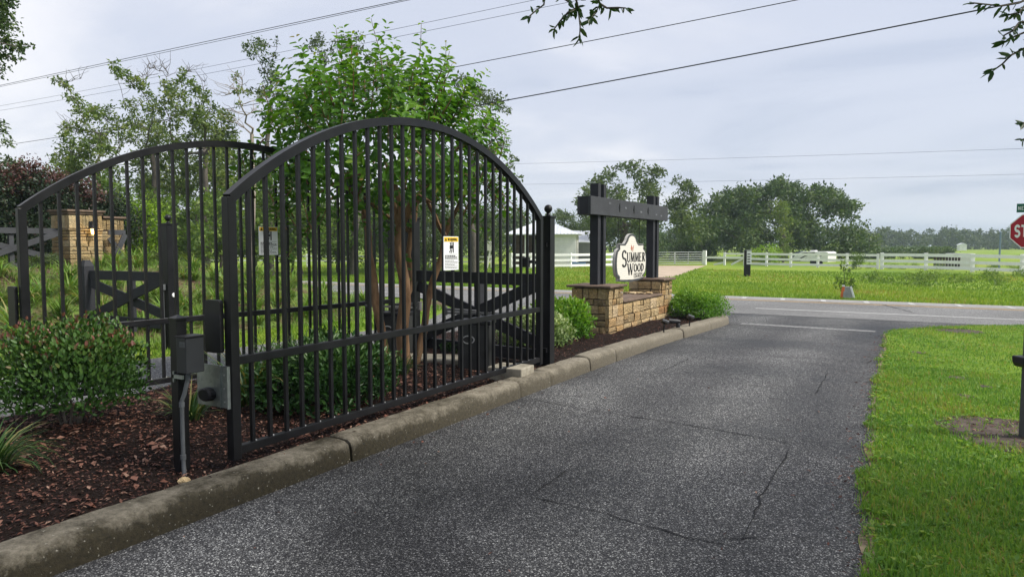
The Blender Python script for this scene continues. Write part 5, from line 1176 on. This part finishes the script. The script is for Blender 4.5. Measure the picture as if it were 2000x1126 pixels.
tree('tall grey-green tree behind the top of the crape myrtle', 690, 38, [(605,85,12),(622,78,14),(640,108,18),(662,82,16),(690,92,15),(684,130,22),(705,178,30),(735,160,28),(752,130,20),(782,172,26),(650,165,28),(640,210,30),(690,230,34),(760,220,34),(815,205,26),(720,115,14),(700,72,9),(612,140,14),(800,150,14),(600,250,26),(840,240,24)], .18, M_GREYTREE, .22, fork=(700, 280), dens=95, group=G2)
tree('grey-green tree emerging right of the crape myrtle, behind the gate arch', 925, 36, [(900,160,18),(922,180,20),(945,195,22),(968,195,20),(985,212,12),(905,215,28),(950,245,26),(975,285,20),(935,300,28),(990,335,16),(955,345,22),(915,280,28),(880,190,18),(960,380,20),(985,400,14),(1010,350,9),(1000,310,10)], .17, M_GREYTREE, .2, fork=(925, 320), dens=95, group=G2)
# understory thicket seen through the gates: separate bushes and saplings
G3 = 'young trees and bushes beyond the gates'
und = [(15,330,34,40,'pale soft tree at the far left edge above the dark hedge', M_GREYTREE), (262,420,30,46,'dense green bush behind the stone pillar wing wall', M_UNDER), (330,400,31,50,'broad leafy bush just left of the thick latch post', M_UNDER), (395,410,30,46,'leafy bush seen right of the thick latch post', M_UNDER), (450,390,34,50,'tall leafy sapling above the latch end of the nearest gate', M_UNDER), (520,400,36,46,'bright leafy sapling behind the warning sign of the left gate', M_UNDER), (590,410,38,50,'leafy bush seen through the left third of the nearest gate', M_UNDER), (660,420,40,50,'dense bush behind the crape myrtle trunks', M_UNDER), (800,400,42,55,'grey-green bush right of the crape myrtle trunks', M_GREYTREE), (880,420,44,50,'grey-green bush behind the near warning sign', M_GREYTREE), (730,400,44,55,'bush in the gap between the crape myrtle trunks', M_UNDER), (950,430,50,42,'hazy bush at the left side of the barn', M_GREYTREE), (215,390,33,46,'mid-green bush rising behind the top of the stone pillar', M_UNDER), (300,350,37,44,'loose green tree crown right of the stone pillar', M_SPARSE), (365,345,38,46,'loose green tree crown under the middle of the left gate arch', M_SPARSE), (430,340,36,46,'loose green tree crown at the right side of the left gate arch', M_SPARSE), (500,345,37,46,'loose green tree crown just above the latch end of the nearest gate', M_UNDER), (570,340,40,44,'loose green crown behind the left edge of the crape myrtle', M_SPARSE), (130,330,33,36,'small loose crown above the dark hedge, beyond the left gate', M_SPARSE), (850,350,44,50,'grey-green crown filling in behind the right half of the crape myrtle', M_GREYTREE)]
for (u, v, d, s_, lab, m) in und:
    cl = [(u+random.gauss(0, s_*.42), v+random.gauss(0, s_*.5)+12, random.uniform(.28, .5)*s_) for _ in range(17)]+[(u+random.gauss(0, s_*.6), 475+random.gauss(0, 14), .42*s_) for _ in range(8)]
    tree(lab, u, d, cl, .19, m, .07, dens=75, group=G3, jd=.05, fork=(u+random.gauss(0, 5), v+40), limbs=.6)
# oaks beyond the road
def crown(u0, u1, prof, vb, n, r, gap=()):
    o = []
    for i in range(n):
        u = random.uniform(u0, u1); vt = np.interp(u, [p[0] for p in prof], [p[1] for p in prof]); f_ = random.random()**1.2; rr = r*random.uniform(.65, 1.2); o.append((u, vt+rr*.8+(vb-vt-rr)*f_, rr))
    if gap: o = [q for q in o if all(((q[0]-gu)/ga)**2+((q[1]-gv)/gb)**2 > 1 for gu, gv, ga, gb in gap)]
    for i in range(n//2):
        u = random.uniform(u0, u1); vt = np.interp(u, [p[0] for p in prof], [p[1] for p in prof]); rr = r*random.uniform(.4, .7); o.append((u, vt+rr*.55, rr))
    return o
tree('spreading oak standing directly behind the estate sign frame', 1213, 58, crown(1135, 1362, [(1130,400),(1150,360),(1175,345),(1205,318),(1240,318),(1290,330),(1325,345),(1350,360),(1365,400)], 462, 44, 22), .30, M_GREYTREE, .38, dens=95, fork=(1222, 440), jd=.05, group='oaks beyond the road')
tree('wide dark oak grove behind the camper trailer, right of the estate sign', 1530, 72, crown(1352, 1690, [(1345,440),(1365,415),(1400,385),(1440,372),(1480,372),(1530,355),(1580,368),(1620,366),(1650,392),(1680,405),(1695,440)], 502, 90, 25, ((1612, 432, 30, 20), (1660, 440, 24, 14), (1450, 425, 16, 12))), .36, M_OAK, .5, dens=105, fork=(1530, 460), jd=.06, group='oaks beyond the road')
tree('slim yellowish tree in front of the wide oak grove, left of the trailer', 1530, 64, [(1530+random.gauss(0, 9), v, 13) for v in range(400, 500, 8)], .2, M_SPARSE, .1, dens=80, fork=(1530, 450), group='oaks beyond the road')
tree('green oak crown behind the barn roof, left of the sign frame', 1105, 75, crown(1068, 1165, [(1065,425),(1085,412),(1110,420),(1140,410),(1165,400)], 492, 24, 17), .22, M_GREYTREE, .25, dens=95, fork=(1110, 470), group='oaks beyond the road')
tree('dark low oak mass between the farm gate and the sign frame', 1330, 85, crown(1250, 1400, [(1250,440),(1300,435),(1350,430),(1400,420)], 500, 26, 20), .28, M_OAK, .25, dens=105, fork=(1330, 470), group='oaks beyond the road')
o = tree('lime-yellow shrub behind the white fence, left of the camper trailer', 1503, 57, [(1503+random.gauss(0, 15), 500+random.gauss(0, 8), 11) for _ in range(12)]+[(1505, 482, 9), (1512, 480, 7), (1490, 486, 7)], .2, M_LIME, .06, dens=70, name='shrub', cat='shrub', jd=.02)
pq_ = G(1651, 583, -.03); o = thing('sapling', 'thin weedy green sapling growing over the grey utility pedestal', 'sapling', pq_)
foliage('foliage', [(D(1650+du, v, 21.3), r*21.3/FPX) for du, v, r in ((-3,520,7),(2,532,8),(-8,542,9),(6,548,9),(-12,555,7),(12,556,8),(-2,560,8),(0,512,4),(16,548,5),(20,562,5))], 60, .075, M_UNDER, o, six=True)
MB().tube([pq_, D(1649, 550, 21.3), D(1648, 510, 21.3)], [.012, .009, .004], 5).build('stem', M_BARK, o, world=True)
o = thing('sapling', 'small green weed tree poking through the white fence left of the double post', 'sapling', G(1681, 524, -.03)); foliage('foliage', [(D(1672+random.gauss(0, 7), 512+random.gauss(0, 8), 46), .3) for _ in range(7)], 60, .1, M_UNDER, o); MB().tube([G(1681, 524, -.03), D(1672, 505, 46)], .012, 5).build('stem', M_BARK, o, world=True)

# far woods and field shrubs: one mass
def woods(name, us, d, top, r, n, leaf, m, lab_kind='stuff', vb=484):
    cl = []
    for i in range(n):
        u = random.uniform(*us); dd_ = d*random.uniform(.93, 1.12); vt = top(u); rr = r*random.uniform(.6, 1.3); f_ = random.random()
        cl.append((D(u, vt+rr*.7+(vb-vt-rr)*f_, dd_), rr*dd_/FPX))
    P, T, Nn, l, _, rn = clump_leaves(cl, 90, leaf, .6, .8, .3); return tag(leaves(name, P, T, Nn, l, l*.6, m, None, rn, False), kind='stuff')
woods('distant_woods', (1660, 2120), 230, lambda u: 449+3*math.sin(u*.05)+3*math.sin(u*.13)+(random.random() < .12)*-5, 7.5, 420, .75, M_WOODS)
woods('distant_woods', (1030, 1720), 150, lambda u: 440+6*math.sin(u*.03), 13, 150, .7, M_WOODS)
woods('distant_woods', (-250, 1060), 95, lambda u: np.interp(u, [-250, 60, 240, 500, 700, 1000, 1060], [400, 405, 400, 395, 390, 400, 425])+8*math.sin(u*.06), 22, 330, .5, M_GREYTREE, vb=490)
cl = []
for row in range(7):
    d = 80+row*16
    for i in range(30):
        u = random.uniform(1675, 1860-row*1.5); p = D(u, 480, d); cl.append(((p.x, p.y, .45), .7))
P, T, Nn, l, _, rn = clump_leaves(cl, 70, .28, .5, .75); tag(leaves('field_shrubs', P, T, Nn, l, l*.5, M_OAK, None, rn, False), kind='stuff')
cl = []
for i in range(60):
    u = random.uniform(1690, 2050); v = random.uniform(520, 528) if i < 30 else random.uniform(536, 560); p = G(u, v, -.03); cl.append(((p.x, p.y, .06), random.uniform(.2, .45)))
P, T, Nn, l, _, rn = clump_leaves(cl, 50, .10, .4, .5); tag(leaves('verge_weeds', P, T, Nn, l, l*.4, M_UNDER, None, rn, False), kind='stuff')

# ---- oaks overhead: limbs and drooping twigs that reach into the top of the view
def oak_twig(px, d, mb, Ps):
    pts = [D(u, v, d+random.gauss(0, .08)) for u, v in px]; mb.tube(pts, [.007*(1-.7*i/len(pts))+.001 for i in range(len(pts))], 5)
    for a, b_ in zip(pts[:-1], pts[1:]):
        L = (b_-a).length; k = max(2, int(L/.026)); t0 = (b_-a).normalized()
        for i in range(k):
            p = a.lerp(b_, (i+random.random())/k); s_ = Vector((random.gauss(0, 1), random.gauss(0, 1), random.gauss(-.3, .8))).normalized(); Ps.append((p, (t0*.5+s_).normalized()))
    for i in range(3): Ps.append((pts[-1], ((pts[-1]-pts[-2]).normalized()+Vector((random.gauss(0, .5), random.gauss(0, .5), random.gauss(0, .5)))).normalized()))
def overhead(label, trunk, cl, twigs, limbs, dens, leafL=.14):
    o = thing('oak_tree', label, 'tree', trunk); mb = MB(); Ps = []
    top = Vector(trunk)+Vector((0, 0, 4.6)); limb(mb, bend(trunk, top, 5, 0, .02), .34, .24, 10)
    for pts, r in limbs: limb(mb, [top]+[Vector(p) for p in pts], r, .02, 7)
    for c, r in cl: limb(mb, bend(top, c, 4, .06, .04), .09, .015, 5)
    foliage('crown', [(Vector(c), r) for c, r in cl], dens, leafL, M_OAK, o); tw = MB()
    for px, d in twigs: oak_twig(px, d, tw, Ps)
    n = len(Ps); P = np.array([tuple(p) for p, t_ in Ps]); T = np.array([tuple(t_) for p, t_ in Ps]); l = .068*rng.uniform(.6, 1.2, n)
    leaves('twig_leaves', P, T, nrmz(rdir(n)+np.array([0, 0, .7])), l, l*.36, M_TWIGLEAF, o, None, True, .1, .12); tag(tw.build('twigs', M_BARK, o, world=True), kind='stuff'); mb.build('trunk', M_BARK, o, world=True, smooth=True)
tw1 = [(((1070,-60),(1066,-10),(1062,10),(1048,20),(1034,32)), 4.5), (((1108,-70),(1120,-20),(1129,14),(1131,32),(1133,52),(1132,72)), 4.5), (((1129,14),(1110,24),(1095,40),(1083,56)), 4.5),
       (((1155,-60),(1166,-10),(1172,8),(1163,26),(1155,34)), 4.55), (((1172,8),(1185,16),(1206,15),(1222,16)), 4.55), (((1085,-40),(1090,-10),(1110,4)), 4.5)]
tw2 = [(((2060,-20),(2015,-5),(1990,6),(1955,12),(1900,6)), 4.2), (((2070,20),(2010,60),(1985,70),(1965,80)), 4.2), (((2060,60),(2000,95),(1975,108),(1958,125),(1940,138)), 4.2), (((2030,40),(1990,45),(1978,60),(1960,70)), 4.2),
       (((2060,225),(2020,240),(1996,240)), 4.3), (((2060,260),(2020,270),(1998,272)), 4.3), (((2040,-30),(1990,25),(1968,30)), 4.2)]
rc = []
for i in range(34):
    x = random.uniform(-2.0, 7.5); y = random.uniform(-7, 2.6); rc.append(((x, y, 5.6+random.uniform(0, 2.4)+.25*max(0, y)), random.uniform(.7, 1.1)))
for i in range(10):
    y = random.uniform(3.2, 8.2); x = random.uniform(2.6+.25*max(0, y-4), 9.5); rc.append(((x, y, random.uniform(4.6, 8.2)), random.uniform(.75, 1.15)))
t1 = D(1120, -70, 4.5); t2 = D(2060, 20, 4.2)
overhead('oak whose drooping leafy twigs enter the top and the upper right corner', (4.6, -1.2, -.05), rc, tw1+tw2, [([(2.6, 1.6, 5.2), (.2, 3.4, 4.6), tuple(t1+Vector((.1, 0, .45))), tuple(t1)], .15), ([(3.4, 2.4, 4.6), (2.2, 4.6, 3.9), tuple(t2+Vector((.2, 0, .2))), tuple(t2)], .12)], 60)
lc = []
for (u, v, r) in ((2,18,20),(20,10,14),(12,48,14),(8,80,16),(30,92,11),(48,94,9),(60,90,5),(34,116,7),(20,112,9),(2,110,12),(2,246,10),(9,256,5),(-20,40,40),(-30,120,30),(-25,240,22)):
    lc.append((tuple(D(u, v, 10+random.gauss(0, .2))), r*10/FPX))
o = thing('oak_tree', 'oak left of the view whose small dark leaf sprays hang into the upper left corner', 'tree', (-11.6, 2.2, 0)); foliage('crown', [(Vector(c), r) for c, r in lc], 120, .055, M_OAK, o, six=True)
mb = MB(); top = Vector((-11.4, 2.5, 4.6)); limb(mb, bend((-11.6, 2.2, -.05), top, 5, 0, .02), .3, .2, 9)
for c, r in lc: limb(mb, bend(top, c, 5, .04, .03), .03, .005, 5)
mb.build('trunk', M_BARK, o, world=True, smooth=True)

# ---- summer haze: one box of thin air round everything
hz_ = MB().box(-590, 590, -115, 690, -1.03, 24).build('haze', None); tag(hz_, kind='stuff')
hm = bpy.data.materials.new('haze'); hm.use_nodes = True; hm.node_tree.nodes.clear(); ho_ = hm.node_tree.nodes.new('ShaderNodeOutputMaterial'); hv = hm.node_tree.nodes.new('ShaderNodeVolumePrincipled')
hv.inputs['Color'].default_value = (.72, .84, 1, 1); hv.inputs['Density'].default_value = .00055; hv.inputs['Anisotropy'].default_value = .2
hm.node_tree.links.new(hv.outputs[0], ho_.inputs['Volume']); hz_.data.materials.append(hm)
